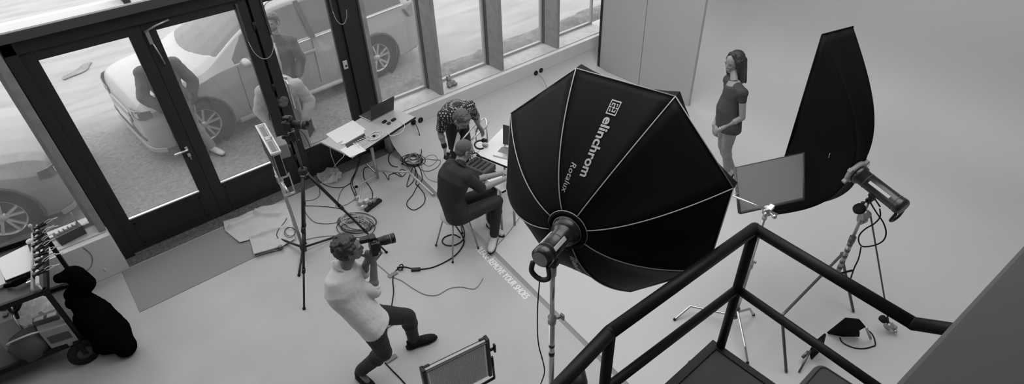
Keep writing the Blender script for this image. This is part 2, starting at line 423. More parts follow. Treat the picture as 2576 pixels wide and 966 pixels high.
# shell behind and above the camera
mb = MB(); mb.box((-6, -3.1, 5.9), (12, 7.0, 6.1)); struct(mb, 'ceiling', 'wall')
mb = MB(); mb.box((-6, -3.2, 0), (12, -3.0, 5.9)); struct(mb, 'wall_front', 'wall')
mb = MB(); mb.box((-6.2, -3.2, 0), (-6, 7.0, 5.9)); struct(mb, 'wall_far_left', 'wall')
# near parapet of the gallery the picture is taken from
a, b = onz(2240, 980, 3.3), onz(2590, 602, 3.3); dd = (b - a).normalized(); nn = V((dd.y, -dd.x, 0))
a = a - dd * .8; b = b + dd * 3
mb = MB(); mb.prism([a, b, b + nn * .5, a + nn * .5], (0, 0, -.9)); struct(mb, 'wall_parapet', mat('dark_grey_concrete', .055, .8, var=.05, vscale=5), bevel=.01)
# ---------------------------------------------------------------- outside: gravel yard, bank, cars
def ground_mat():
    m = bpy.data.materials.new('gravel_and_dust'); m.use_nodes = True; nt = m.node_tree; b = nt.nodes['Principled BSDF']
    b.inputs['Roughness'].default_value = .95
    tc = nt.nodes.new('ShaderNodeTexCoord'); mp = nt.nodes.new('ShaderNodeMapping'); nt.links.new(tc.outputs['Object'], mp.inputs['Vector'])
    sp = nt.nodes.new('ShaderNodeSeparateXYZ'); ge = nt.nodes.new('ShaderNodeNewGeometry'); nt.links.new(ge.outputs['Position'], sp.inputs[0])
    xy = nt.nodes.new('ShaderNodeMath'); xy.operation = 'MULTIPLY_ADD'; xy.inputs[1].default_value = .36; nt.links.new(sp.outputs['X'], xy.inputs[0]); nt.links.new(sp.outputs['Y'], xy.inputs[2])
    big = nt.nodes.new('ShaderNodeTexNoise'); big.inputs['Scale'].default_value = .55; big.inputs['Detail'].default_value = 5
    nt.links.new(tc.outputs['Object'], big.inputs['Vector'])
    # pale dusty yard further out, darker gravel beside the building
    ma = nt.nodes.new('ShaderNodeMath'); ma.operation = 'MULTIPLY_ADD'; ma.inputs[1].default_value = 2.4
    nt.links.new(big.outputs['Fac'], ma.inputs[0]); nt.links.new(xy.outputs[0], ma.inputs[2])
    mr = nt.nodes.new('ShaderNodeMapRange'); mr.inputs['From Min'].default_value = 10.9; mr.inputs['From Max'].default_value = 11.8
    mr.inputs['To Min'].default_value = 0; mr.inputs['To Max'].default_value = 1; nt.links.new(ma.outputs[0], mr.inputs['Value'])
    fine = nt.nodes.new('ShaderNodeTexNoise'); fine.inputs['Scale'].default_value = 22; fine.inputs['Detail'].default_value = 8; fine.inputs['Roughness'].default_value = .75
    nt.links.new(tc.outputs['Object'], fine.inputs['Vector'])
    cr = nt.nodes.new('ShaderNodeMapRange'); cr.inputs['From Min'].default_value = .3; cr.inputs['From Max'].default_value = .7
    cr.inputs['To Min'].default_value = .13; cr.inputs['To Max'].default_value = .36; nt.links.new(fine.outputs['Fac'], cr.inputs['Value'])
    mid = nt.nodes.new('ShaderNodeTexNoise'); mid.inputs['Scale'].default_value = 2.0; mid.inputs['Detail'].default_value = 8
    mpp = nt.nodes.new('ShaderNodeMapping'); mpp.inputs['Scale'].default_value = (.5, 2.2, 1); nt.links.new(tc.outputs['Object'], mpp.inputs[0])
    nt.links.new(mpp.outputs[0], mid.inputs['Vector'])
    cp = nt.nodes.new('ShaderNodeMapRange'); cp.inputs['From Min'].default_value = .3; cp.inputs['From Max'].default_value = .7
    cp.inputs['To Min'].default_value = .31; cp.inputs['To Max'].default_value = .43; nt.links.new(mid.outputs['Fac'], cp.inputs['Value'])
    mx = nt.nodes.new('ShaderNodeMix'); mx.data_type = 'FLOAT'
    nt.links.new(mr.outputs['Result'], mx.inputs[0]); nt.links.new(cr.outputs['Result'], mx.inputs[2]); nt.links.new(cp.outputs['Result'], mx.inputs[3])
    nt.links.new(mx.outputs[0], b.inputs['Base Color'])
    bp = nt.nodes.new('ShaderNodeBump'); bp.inputs['Strength'].default_value = .8; bp.inputs['Distance'].default_value = .03
    nt.links.new(fine.outputs['Fac'], bp.inputs['Height']); nt.links.new(bp.outputs['Normal'], b.inputs['Normal'])
    return m
mb = MB(); gx = np.linspace(-20, 45, 90); gy = np.concatenate([np.linspace(6.9, 20, 40), np.linspace(21, 60, 20)])
vs = []
for yv in gy:
    for xv in gx:
        h = .03 * mnoise.noise(V((xv * .8, yv * .8, 0))) * min(1, (yv - 6.9) / 2)
        vs.append(V((xv, yv, GZ + h)))
nx = len(gx); mb.add(vs, [(j * nx + i, j * nx + i + 1, (j + 1) * nx + i + 1, (j + 1) * nx + i) for j in range(len(gy) - 1) for i in range(nx - 1)], True)
g_ = mb.build('ground', ground_mat(), fixn=False); g_['kind'] = 'structure'
# low bank of rubble outside the timber windows
mb = MB(); rs = random.Random(3)
gx = np.linspace(3.6, 13, 70); gy = np.linspace(-1, 1, 13); vs = []
for yy in gy:
    for xx in gx:
        wv = .55 + .3 * mnoise.noise(V((xx * .7, 3, 0)))
        hh = max(0, 1 - yy * yy) * (.14 + .10 * mnoise.noise(V((xx * 1.7, yy * 2, 5))) + .06 * mnoise.noise(V((xx * 7, yy * 5, 1))))
        vs.append(V((xx, 7.75 + .02 * xx + yy * wv * .6, GZ - .03 + hh)))
nx = len(gx); mb.add(vs, [(j * nx + i, j * nx + i + 1, (j + 1) * nx + i + 1, (j + 1) * nx + i) for j in range(12) for i in range(nx - 1)], True)
bk = mb.build('rubble_bank', mat('dark_rubble', .17, .95, bump=1, bscale=30, var=.35, vscale=12), fixn=False)
tag(bk, 'low ridge of rough dark earth and rubble along the yard outside the timber windows', 'ridge', kind='stuff')
# dark puddle streak in the pale yard
mb = MB(); pa, pb = onz(165, 200, GZ), onz(228, 160, GZ); d_ = (pb - pa).normalized(); nv = V((-d_.y, d_.x, 0))
ring = []
for k in range(24):
    t = 2 * math.pi * k / 24; ring.append((pa + pb) / 2 + d_ * math.cos(t) * (pb - pa).length * .55 + nv * math.sin(t) * (.10 + .05 * math.sin(3 * t)) + V((0, 0, .022)))
mb.add(ring + [r - V((0, 0, .03)) for r in ring], [list(range(24))] + [(k, (k + 1) % 24, 24 + (k + 1) % 24, 24 + k) for k in range(24)])
pd = mb.build('puddle', mat('wet_dark_gravel', .14, .5, bump=.3, bscale=30, var=.3, vscale=4)); tag(pd, 'long narrow dark puddle in the pale yard, seen through the left door leaf', 'puddle')

def make_car(name, label, origin, heading, S, paint, estate=True, simple=False):
    """car in its own frame: +x forward, +y left, z up; origin on the ground at the front axle centre"""
    root = empty(name, origin, label, 'car', rz=heading)
    MW = root.matrix_basis.copy()
    def L(p):
        p = V(p)
        if p.x > .40: p.x = .40 + (p.x - .40) * .6
        return MW @ (p * S)
    WB = 2.70; R = .325; T = .78
    # stations: x, half width, sill z, belt z, roof z (or deck), roof half width
    st = [(.82, .60, .24, .54, .60, .46), (.79, .73, .20, .60, .70, .58), (.68, .84, .18, .68, .83, .67), (.42, .895, .18, .72, .90, .70),
          (.0, .905, .18, .82, .95, .73), (-.24, .905, .18, .88, .985, .76), (-.44, .905, .18, .92, 1.075, .73), (-.85, .905, .18, .94, 1.27, .62),
          (-1.28, .905, .18, .95, 1.43, .575), (-1.75, .905, .18, .955, 1.475, .57), (-2.4, .905, .18, .96, 1.475, .57), (-2.9, .90, .18, .97, 1.45, .56),
          (-3.25, .885, .19, .98, 1.40, .54), (-3.47, .85, .22, .985, 1.30, .50), (-3.62, .78, .26, .98, 1.08, .52), (-3.70, .70, .34, .90, .97, .50), (-3.73, .55, .40, .74, .80, .40)]
    A = np.array(st)
    xs = np.concatenate([np.linspace(.82, .4, 22), np.linspace(.39, -.29, 60), np.linspace(-.30, -1.25, 90), np.linspace(-1.27, -2.25, 30), np.linspace(-2.26, -3.12, 76), np.linspace(-3.14, -3.73, 30)])
    order = np.argsort(A[:, 0])
    def itp(c, x):
        X0 = A[order, 0]; Y0 = A[order, c]; i = int(np.clip(np.searchsorted(X0, x) - 1, 0, len(X0) - 2)); t = (x - X0[i]) / (X0[i + 1] - X0[i])
        m0 = (Y0[i + 1] - Y0[max(i - 1, 0)]) / (X0[i + 1] - X0[max(i - 1, 0)]); m1 = (Y0[min(i + 2, len(X0) - 1)] - Y0[i]) / (X0[min(i + 2, len(X0) - 1)] - X0[i])
        h = X0[i + 1] - X0[i]
        return (2 * t**3 - 3 * t**2 + 1) * Y0[i] + (t**3 - 2 * t**2 + t) * h * m0 + (-2 * t**3 + 3 * t**2) * Y0[i + 1] + (t**3 - t**2) * h * m1
    vlist = np.concatenate([np.linspace(0, .42, 26), np.linspace(.43, .80, 40), np.linspace(.81, 1, 30)]); NV = len(vlist)
    def section(x):
        hw, zs, zb, zr, rw = [itp(c, x) for c in (1, 2, 3, 4, 5)]
        # side profile control polygon: sill, bulge, character line, belt, roof rail, roof centre
        ctl = [(hw * .93, zs), (hw * .985, zs + (zb - zs) * .35), (hw, zs + (zb - zs) * .72), (hw * .955, zb), (rw + .02, zr - .045), (rw * .84, zr - .005), (rw * .45, zr + .022), (0, zr + .03)]
        par = [0, .16, .32, .45, .72, .80, .90, 1.0]
        out = []
        for v in vlist:
            i = min(int(np.searchsorted(par, v, side='right')) - 1, 6); t = (v - par[i]) / (par[i + 1] - par[i])
            out.append((ctl[i][0] * (1 - t) + ctl[i + 1][0] * t, ctl[i][1] * (1 - t) + ctl[i + 1][1] * t))
        return out
    secs = [section(x) for x in xs]
    groups = {}
    def cls(x, v, y, z):
        for wx_ in (0, -WB):
            if v < .42 and math.hypot(x - wx_, z - R) < R + .055: return None
        if .47 < v < .70:
            if -1.10 < x < -.62 and z < .965 + (-x - .58) * .85: return 'win0'
            if -1.70 < x < -.95: return 'win0'
            if -2.55 < x < -1.78: return 'win1'
            if -3.30 < x < -2.63: return 'win2'
        if v > .745 and -1.22 < x < -.30 - .17 * (y / .7) ** 2: return 'shield'
        if .46 < v and -3.62 < x < -3.42: return 'rear'
        return 'body'
    nx_ = len(xs)
    for side in (1, -1):
        for i in range(nx_ - 1):
            for j in range(NV - 1):
                xm = (xs[i] + xs[i + 1]) / 2; vm = (vlist[j] + vlist[j + 1]) / 2
                ym = (secs[i][j][0] + secs[i + 1][j + 1][0]) / 2; zm = (secs[i][j][1] + secs[i + 1][j + 1][1]) / 2
                c = cls(xm, vm, ym, zm)
                if c is None: continue
                key = c if c in ('body', 'shield', 'rear') else c + str(side)
                groups.setdefault(key, []).append((side, i, j))
    def emit(keys):
        mb = MB(); idx = {}; fs = []
        for side, i, j in keys:
            q = []
            for a, b in ((i, j), (i + 1, j), (i + 1, j + 1), (i, j + 1)):
                k = (side if b < NV - 1 else 0, a, b)
                if k not in idx:
                    idx[k] = len(mb.v); mb.v.append(L((xs[a], side * secs[a][b][0], secs[a][b][1])))
                q.append(idx[k])
            fs.append(q if side > 0 else q[::-1])
        mb.f = fs; mb.sm = [True] * len(fs); return mb
    if True:
        k = groups['body']
        body = emit(k)
        # nose and tail caps
        for i in (0, nx_ - 1):
            ring = [L((xs[i], secs[i][b][0], secs[i][b][1])) for b in range(NV)] + [L((xs[i], -secs[i][b][0], secs[i][b][1])) for b in range(NV - 2, -1, -1)]
            o = len(body.v); body.v += ring; body.f.append(list(range(o, o + len(ring)))); body.sm.append(False)
        body.build('body', paint, root, fixn=False).modifiers.new('solid', 'SOLIDIFY').thickness = .012
        nm = {'win0': 'side_window', 'win1': 'side_window', 'win2': 'side_window', 'shield': 'windscreen', 'rear': 'rear_window'}
        for key, kk in groups.items():
            if key == 'body': continue
            emit(kk).build(nm.get(key[:4], nm.get(key, 'window')) if key[:3] == 'win' else nm[key], 'carglass', root, fixn=False)
    # underbody and arch liners
    mb = MB(); mb.obox(L((-1.62, 0, .34)), MW.to_3x3() @ V((1.92 * S, 0, 0)), MW.to_3x3() @ V((0, .72 * S, 0)), V((0, 0, .16 * S)))
    for wx_ in (0, -WB):
        for sd in (1, -1):
            p = [(R + .06, .10 * sd), (R + .06, 0)]
            mb.lathe(L((wx_, sd * .89, R)), MW.to_3x3() @ V((0, -sd, 0)), [(S * (R + .057), 0), (S * (R + .057), .3 * S), (0.001, .3 * S)], 40)
    mb.build('underbody', 'rubber', root)
    yax = MW.to_3x3() @ Y
    for wx_ in (0, -WB):
        for sd in (1, -1):
            c = L((wx_, sd * .79, R)); ax = yax * sd
            mb = MB(); r = R * S
            mb.lathe(c, ax, [(r * .66, -.10 * S), (r * .95, -.10 * S), (r, -.07 * S), (r, .05 * S), (r * .95, .085 * S), (r * .70, .095 * S), (r * .66, .08 * S)], 44)
            wh = mb.build('wheel', 'rubber', root)
            mb = MB(); mb.lathe(c, ax, [(r * .69, .085 * S), (r * .66, .088 * S), (r * .62, .05 * S), (r * .60, -.08 * S)], 44)
            xa = MW.to_3x3() @ X
            for k in range(10):
                a0 = 2 * math.pi * (k // 2) / 5 + (.13 if k % 2 else -.13) + .3; dirv = xa * math.cos(a0) + Z * math.sin(a0); tv = ax.cross(dirv)
                a1 = a0 + (.10 if k % 2 else -.10); dir2 = xa * math.cos(a1) + Z * math.sin(a1)
                p0 = c + dirv * (r * .12) + ax * (.065 * S); p1 = c + dir2 * (r * .64) + ax * (.075 * S)
                mb.obox((p0 + p1) / 2, (p1 - p0) / 2, tv * (r * .045), ax * (.012 * S))
            mb.lathe(c, ax, [(0, .082 * S), (r * .13, .08 * S), (r * .17, .05 * S)], 24)
            mb.build('alloy_rim', 'steelrim', wh)
            mb = MB(); mb.lathe(c, ax, [(0, -.02 * S), (r * .6, -.02 * S)], 24); mb.build('brake_disc', 'dgrey', wh)
    B = lambda v: MW.to_3x3() @ (V(v) * S)
    fx = np.linspace(.82, .30, 120); fh = np.array([itp(1, x) for x in fx])
    def nose(y):
        i = int(np.argmax(fh * .985 >= abs(y))) if (fh * .985 >= abs(y)).any() else 119
        return fx[i]
    def ribbon(ys, z0, z1, off, name, m, par, label=None):
        ys = list(ys); n_ = len(ys)
        if not hasattr(z0, '__len__'): z0 = [z0] * n_; z1 = [z1] * n_
        mb = MB(); vs = []
        for y, a, b in zip(ys, z0, z1):
            x = nose(y); t = min(1, abs(y) / .9) ** 3; nx_, ny_ = 1 - t * .6, t * (1 if y > 0 else -1)
            for zz in (a, b): vs.append(L((x, y, zz))); vs.append(L((x, y, zz)) + B((nx_ * off * .6 + .004, ny_ * off, 0)) * 1.0)
        fs = []
        for i in range(n_ - 1):
            o = i * 4; q = o + 4; fs += [(o + 1, q + 1, q + 3, o + 3), (o, o + 1, q + 1, q), (o + 2, q + 2, q + 3, o + 3), (o, q, q + 2, o + 2)]
        fs += [(0, 2, 3, 1), (n_ * 4 - 4, n_ * 4 - 3, n_ * 4 - 1, n_ * 4 - 2)]
        mb.add(vs, fs); return mb.build(name, m, par)
    for sd in (1, -1):
        # headlamp, tail lamp, mirror, handles, sill, window lines
        h = ribbon([.40, .50, .60, .70, .80, .86] if sd > 0 else [-.40, -.50, -.60, -.70, -.80, -.86], [.60, .595, .60, .61, .63, .66], [.68, .70, .715, .73, .745, .75], .010, 'headlamp', 'lampglass', root)
        ribbon([.50 * sd, .58 * sd], [.625, .625], [.685, .69], .016, 'lamp_reflector', 'lgrey', h); ribbon([.66 * sd, .74 * sd], [.635, .645], [.70, .71], .016, 'lamp_reflector', 'lgrey', h)
        mb = MB(); mb.prism([L((-3.60, sd * .79, .78)), L((-3.35, sd * .885, .80)), L((-3.28, sd * .875, .93)), L((-3.58, sd * .76, .97))], B((-.03, .015 * sd, 0))); mb.build('tail_lamp', 'mgrey', root)
        mb = MB(); mb.ell(L((-.72, sd * 1.01, .985)), .055 * S, .105 * S, .055 * S, MW.to_3x3() @ X, yax, Z); mb.tube([L((-.72, sd * .86, .95)), L((-.72, sd * .98, .97))], .028 * S, 8)
        mm = mb.build('wing_mirror', paint, root)
        mb = MB(); mb.obox(L((-.775, sd * 1.01, .985)), B((.008, 0, 0)), B((0, .075, 0)), B((0, 0, .038))); mb.build('mirror_glass', 'carglass', mm)
        for hx_ in (-1.62, -2.48):
            mb = MB(); mb.obox(L((hx_, sd * .915, .80)), B((.10, 0, 0)), B((0, .016, 0)), B((0, 0, .016)), .006); mb.build('door_handle', paint, root)
        for dx in (-.62, -1.70, -2.58):
            mb = MB(); mb.tube([L((dx, sd * .889, .30)), L((dx, sd * .905, .55)), L((dx, sd * .908, .74)), L((dx - .02, sd * .875, .93))], .005 * S, 5); mb.build('door_seam', 'dgrey', root)
        mb = MB(); mb.tube([L((-.45, sd * .872, .20)), L((-2.25, sd * .872, .20))], .035 * S, 8); mb.build('side_sill', 'lgrey', root)
        mb = MB(); mb.tube([L((-.80, sd * .885, .945)), L((-1.6, sd * .885, .96)), L((-3.3, sd * .865, .99))], .010 * S, 6); mb.build('belt_trim', 'alu', root)
        for px_, w_ in ((-1.74, .05), (-2.59, .05)):
            mb = MB(); mb.obox(L((px_, sd * .745, 1.19)), B((w_ * .7, 0, 0)), B((0, .150, -.225)), B((0, .006, .004))); mb.build('door_pillar', 'dgrey', root)
        for wx_ in (0, -WB):
            mb = MB(); pts = []
            for a in np.linspace(-.25, math.pi + .25, 26):
                pts.append(L((wx_ + (R + .058) * math.cos(a), sd * .897, R + (R + .058) * math.sin(a))))
            mb.tube(pts, .016 * S, 6); mb.build('wheel_arch', 'dgrey', root)
        mb = MB(); mb.tube(crom([L((-1.30, sd * .58, 1.44)), L((-1.5, sd * .585, 1.52)), L((-2.6, sd * .585, 1.52)), L((-3.1, sd * .565, 1.46))], 5), .014 * S, 6); mb.build('roof_rail', 'alu', root)
    gr_ = ribbon(np.linspace(-.38, .38, 9), .47, .60, .010, 'grille', 'dgrey', root)
    for z in (.49, .525, .56, .595): ribbon(np.linspace(-.37, .37, 9), z, z + .012, .018, 'grille_bar', 'lgrey', gr_)
    ribbon(np.linspace(-.66, .66, 15), [.29] * 3 + [.25] * 9 + [.29] * 3, [.33] * 3 + [.35] * 9 + [.33] * 3, .010, 'air_intake', 'dgrey', root)
    ribbon(np.linspace(-.86, .86, 21), .17, .22, .030, 'bumper_lip', paint, root)
    mb = MB(); mb.obox(L((.835, 0, .42)), B((.008, 0, 0)), B((0, .26, 0)), B((0, 0, .055))); mb.build('number_plate', 'white', root)
    return root
M['steelrim'] = mat('silver_wheel_alloy', .55, .35, .7)
M['lampglass'] = mat('headlamp_glass', .10, .25, coat=.3)
# white estate: wheel contact points taken from the photo
fw_, rw_ = onz(530, 362, GZ), onz(952, 190, GZ)
def place_by_wheels(front, rear, side):
    """near-side wheel contacts -> origin (front axle centre), heading, scale"""
    d = (front - rear); S = d.length / 2.70; h = math.atan2(d.y, d.x)
    lat = V((-math.sin(h), math.cos(h), 0)) * side
    return front - lat * (.79 * S), h, S
o_, h_, s_ = place_by_wheels(fw_, rw_, 1)
make_car('estate_car', 'white estate car with alloy wheels parked in the yard just outside the glass doors', o_, h_, s_, 'paint')
f2 = V((-1.25, 7.86, GZ)); h2 = -.21
o_, h_, s_ = place_by_wheels(f2, f2 - V((math.cos(h2), math.sin(h2), 0)) * 2.84, -1)
make_car('silver_car', 'silver car with chrome grille parked beyond the left window, only its nose and wheel showing', o_, h_, s_, 'paint2')
# ---------------------------------------------------------------- people
def fr(fwd, up=Z):
    """orthonormal (forward, side to the left, up)"""
    f = V(fwd).normalized(); s = V(up).cross(f).normalized(); return f, s, f.cross(s).normalized()
def hand(mb, w, d, n, thumb, curl=(.3, .35, .3), spread=.06, sc=1.0, tdir=None):
    """w wrist, d direction of the palm, n the way the palm faces, thumb = +1/-1 side (relative to d x n)"""
    d = V(d).normalized(); n = (V(n) - d * V(n).dot(d)).normalized(); s = d.cross(n) * thumb
    pl = .088 * sc
    mb.sweep([(w - d * .01 * sc, s, n, .024 * sc, .018 * sc), (w + d * .025 * sc, s, n, .033 * sc, .016 * sc), (w + d * .06 * sc, s, n, .041 * sc, .015 * sc), (w + d * pl, s, n, .038 * sc, .012 * sc)], 14)
    for k, (off, ln) in enumerate(((.030, .074), (.010, .082), (-.011, .076), (-.031, .060))):
        p = w + d * (pl - .006) + s * off * sc; a = 0; dd = (d + s * off * spread * 30 * .3).normalized()
        for q, fct in enumerate((.45, .30, .25)):
            a += curl[q]; v = dd * math.cos(a) + n * math.sin(a); e = p + v * ln * fct * sc
            mb.cap(p, e, (.0092 - .0008 * q) * sc, (.0085 - .0009 * q) * sc, 8); p = e
    p = w + d * .022 * sc + s * .026 * sc
    v = (d * .6 + s * .75 + n * .25).normalized() if tdir is None else V(tdir).normalized()
    e = p + v * .042 * sc; mb.cap(p, e, .0125 * sc, .0105 * sc, 8); v2 = (v + d * .5 + n * .3).normalized(); mb.cap(e, e + v2 * .030 * sc, .0105 * sc, .009 * sc, 8)
def head(mb, c, fwd, up, h=.23, fem=False):
    f, s, u = fr(fwd, up)
    P_ = lambda a, b, z: c + f * (a * h) + s * (b * h) + u * (z * h)
    E_ = lambda a, b, z, ra, rb, rz: mb.ell(P_(a, b, z), ra * h, rb * h, rz * h, f, s, u)
    E_(-.04, 0, .13, .41, .335, .37); E_(.08, 0, .02, .31, .29, .34); E_(.12, 0, -.14, .25, .235 if fem else .25, .27); E_(.22, 0, -.35, .13, .14, .11)
    E_(.30, .10, -.06, .09, .11, .09); E_(.30, -.10, -.06, .09, .11, .09); E_(.30 - (.04 if fem else 0), 0, .12, .11, .23, .09)
    q_ = .8 if fem else 1; mb.cap(P_(.37, 0, .05), P_(.43, 0, -.085), .034 * h * q_, .050 * h * q_, 10); E_(.40, 0, -.11, .06 * q_, .075 * q_, .036)
    E_(.36, 0, -.215, .06, .11, .028); E_(.35, 0, -.255, .06, .095, .03)
    for sd in (1, -1):
        mb.ell(P_(-.02, .335 * sd, -.02), .085 * h, .035 * h, .14 * h, (f - s * .35 * sd).normalized(), s, u)
    return P_, f, s, u
def face(root_body, P_, f, s, u, h, brow='hairD', stubble=None):
    for sd in (1, -1): mb = MB(); mb.ell(P_(.335, .135 * sd, .035), .035 * h, .055 * h, .026 * h, f, s, u); mb.build('eye', 'eye', root_body)
    for sd in (1, -1): mb = MB(); mb.tube(crom([P_(.385, .07 * sd, .10), P_(.385, .14 * sd, .125), P_(.345, .22 * sd, .10)], 4), .013 * h, 6); mb.build('eyebrow', brow, root_body)
    mb = MB(); mb.ell(P_(.385, 0, -.215), .05 * h, .10 * h, .018 * h, f, s, u); mb.ell(P_(.375, 0, -.25), .05 * h, .085 * h, .020 * h, f, s, u); mb.build('mouth', 'lip', root_body)
    if stubble:
        mb = MB(); mb.ell(P_(.13, 0, -.26), .245 * h, .255 * h, .20 * h, f, s, u); mb.ell(P_(.23, 0, -.36), .14 * h, .145 * h, .11 * h, f, s, u)
        mb.ell(P_(.37, 0, -.175), .05 * h, .10 * h, .016 * h, f, s, u)
        mb.build('beard', stubble, root_body, remesh=.006, smooth_it=1)
def perp(a, t):
    a = V(a); t = V(t).normalized(); a = a - t * a.dot(t); return a.normalized()
def torso(mb, J, g=1.0, pad=0, hips=True, low=None, w=1.0, scoop=False):
    """lofted trunk through pelvis, belly, chest, shoulders; g scales girth, pad adds cloth"""
    pel, ch, nk = J['pelvis'], J['chest'], J['neck']
    ls = (J['shL'] - J['shR']).normalized(); lh = J.get('hipside', ls).normalized()
    belly = J.get('belly', (pel + ch) / 2)
    ax0 = (belly - pel).normalized(); ax1 = (ch - belly).normalized(); ax2 = (nk - ch).normalized()
    def sec(c, side, ax, a, b):
        sd = perp(side, ax); return (c, sd, ax.cross(sd), a * g * w + pad, b * g + pad)
    mid = (lh + ls).normalized()
    S = []
    if low is not None: S.append(sec(pel - ax0 * low, lh, ax0, .168, .118))
    elif hips: S.append(sec(pel - ax0 * .10, lh, ax0, .12, .09))
    S += [sec(pel, lh, ax0, .165, .115), sec(belly, mid, (ax0 + ax1).normalized(), .142, .105), sec(belly.lerp(ch, .6), ls, ax1, .155, .112), sec(ch, ls, (ax1 + ax2).normalized(), .165, .115),
          sec(ch.lerp(nk, .50), ls, ax2, .150, .095)] + ([sec(ch.lerp(nk, .62), ls, ax2, .12, .07)] if scoop else [sec(ch.lerp(nk, .60), ls, ax2, .140, .088), sec(ch.lerp(nk, .85), ls, ax2, .085, .065)])
    mb.sweep(S, 24)
    for k in ('shL', 'shR'):
        mb.ell(J[k], .062 * g + pad); mb.cap(ch.lerp(nk, .62), J[k], .060 * g + pad, .058 * g + pad, 12); mb.cap(ch.lerp(belly, .1), J[k], .075 * g + pad, .055 * g + pad, 12)
def person(name, label, J, rootloc, skin='skin', shirt=None, trousers=None, shoes=None, g=1.0, h=.23, sleeve=1.0, hipdrop=.0, sl_pad=.016, untuck=.06, hairf=None, fem=False,
           hands=None, feet=True, brow='hairD', stubble=None, vox=.0055, leg_pad=.016, shirt_extra=None, wr=.012, tr_top=.04):
    root = empty(name, rootloc, label, 'person')
    f, s_, u = fr(J['fwd'], J.get('up', Z))
    mb = MB(); torso(mb, J, g * .93)
    mb.cap(J['chest'].lerp(J['neck'], .7), J['head'] - u * .05, (.047 if fem else .056) * g, (.044 if fem else .052) * g, 14)
    P_, f, s_, u = head(mb, J['head'], J['fwd'], J.get('up', Z), h, fem)
    for L_ in 'LR':
        mb.cap(J['sh' + L_], J['el' + L_], .047 * g, .037 * g); mb.cap(J['el' + L_], J['wr' + L_], .038 * g, .026 * g)
        mid = J['el' + L_].lerp(J['wr' + L_], .3); mb.ell(mid, .041 * g)
        mb.cap(J['hip' + L_], J['kn' + L_], .078 * g, .052 * g); mb.cap(J['kn' + L_], J['an' + L_], .052 * g, .036 * g)
        calf = J['kn' + L_].lerp(J['an' + L_], .3); mb.ell(calf, .056 * g)
        dl_ = J['toe' + L_] - J['an' + L_]; dl_.z = 0; dl_ = dl_.normalized() if dl_.length > .01 else V(J['fwd']).normalized(); mb.cap(J['an' + L_] - Z * .02, V((J['an' + L_].x, J['an' + L_].y, J['an' + L_].z - .055)) + dl_ * .10, .034, .022, 10)
    for hd in (hands or []):
        hand(mb, *hd[0], **(hd[1] if len(hd) > 1 else {}))
    body = mb.build('body', skin, root, remesh=vox, smooth_it=2)
    face(body, P_, f, s_, u, h, brow, stubble)
    if shirt:
        mb = MB(); torso(mb, J, g, sl_pad, hips=False, low=untuck, scoop=fem)
        for L_ in 'LR':
            e = J['sh' + L_].lerp(J['el' + L_], min(sleeve, 1.0)); mb.cap(J['sh' + L_], e, .052 * g + sl_pad, .044 * g + sl_pad)
            if sleeve > 1:
                e2 = J['el' + L_].lerp(J['wr' + L_], sleeve - 1); mb.cap(J['el' + L_], e2, .044 * g + sl_pad, .032 * g + sl_pad)
        if not fem: mb.cap(J['chest'].lerp(J['neck'], .6), J['chest'].lerp(J['neck'], .95), .075 * g, .064 * g)
        if shirt_extra: shirt_extra(mb)
        mb.build('shirt', shirt, root, remesh=.0085, smooth_it=3, disp=wr, dscale=.11)
    if trousers:
        mb = MB(); ls = J.get('hipside', J['shL'] - J['shR']).normalized(); ax0 = (J.get('belly', J['chest']) - J['pelvis']).normalized(); sd = perp(ls, ax0)
        mb.sweep([(J['pelvis'] - ax0 * .11, sd, ax0.cross(sd), .12 * g, .10 * g), (J['pelvis'] - ax0 * .04, sd, ax0.cross(sd), .172 * g, .122 * g), (J['pelvis'] + ax0 * tr_top, sd, ax0.cross(sd), .158 * g, .115 * g)], 24)
        for L_ in 'LR':
            mb.cap(J['hip' + L_], J['kn' + L_], .084 * g + leg_pad * .5, .056 * g + leg_pad); mb.cap(J['kn' + L_], J['an' + L_].lerp(J['kn' + L_], .06), .056 * g + leg_pad, .040 * g + leg_pad)
            mb.ell(J['kn' + L_].lerp(J['an' + L_], .28), .060 * g + leg_pad)
        mb.build('trousers', trousers, root, remesh=.0085, smooth_it=3, disp=.012, dscale=.09)
    if shoes:
        for L_ in 'LR':
            a, t = J['an' + L_], J['toe' + L_]; d = (t - a); d.z = 0
            dl = d.normalized() if d.length > .01 else V(J['fwd']).normalized(); sd = Z.cross(dl); z0 = min(a.z - .08, t.z - .02)
            if (L_ + 'z') in J: z0 = J[L_ + 'z']
            b = V((a.x, a.y, z0)) - dl * .05
            mb = MB()
            mb.sweep([(b + Z * .055 - dl * .02, sd, Z, .022, .04), (b + Z * .05 + dl * .01, sd, Z, .036, .048), (b + Z * .048 + dl * .09, sd, Z, .040, .046), (b + Z * .040 + dl * .16, sd, Z, .046, .036), (b + Z * .032 + dl * .22, sd, Z, .042, .028), (b + Z * .026 + dl * .262, sd, Z, .022, .018)], 18)
            mb.cap(b + Z * .05 + dl * .045, b + Z * .10 + dl * .04, .046, .048)
            sh = mb.build('shoe', shoes, root, remesh=.006, smooth_it=2)
            mb = MB(); mb.sweep([(b + Z * .010 - dl * .035, sd, Z, .022, .011), (b + Z * .010, sd, Z, .040, .011), (b + Z * .010 + dl * .09, sd, Z, .040, .010), (b + Z * .010 + dl * .18, sd, Z, .050, .010), (b + Z * .010 + dl * .245, sd, Z, .036, .010), (b + Z * .012 + dl * .275, sd, Z, .014, .008)], 18)
            mb.build('sole', 'rubber', sh)
            mb = MB()
            for q in range(4): c = b + dl * (.10 + .028 * q) + Z * (.092 - .010 * q); mb.tube([c - sd * .02, c + Z * .004, c + sd * .02], .0035, 6)
            mb.build('laces', shoes, sh)
    if hairf:
        mb = MB(); mt, dp = hairf(mb, P_, f, s_, u, h); mb.build('hair', mt, body, remesh=.006, smooth_it=1, disp=dp, dscale=.018)
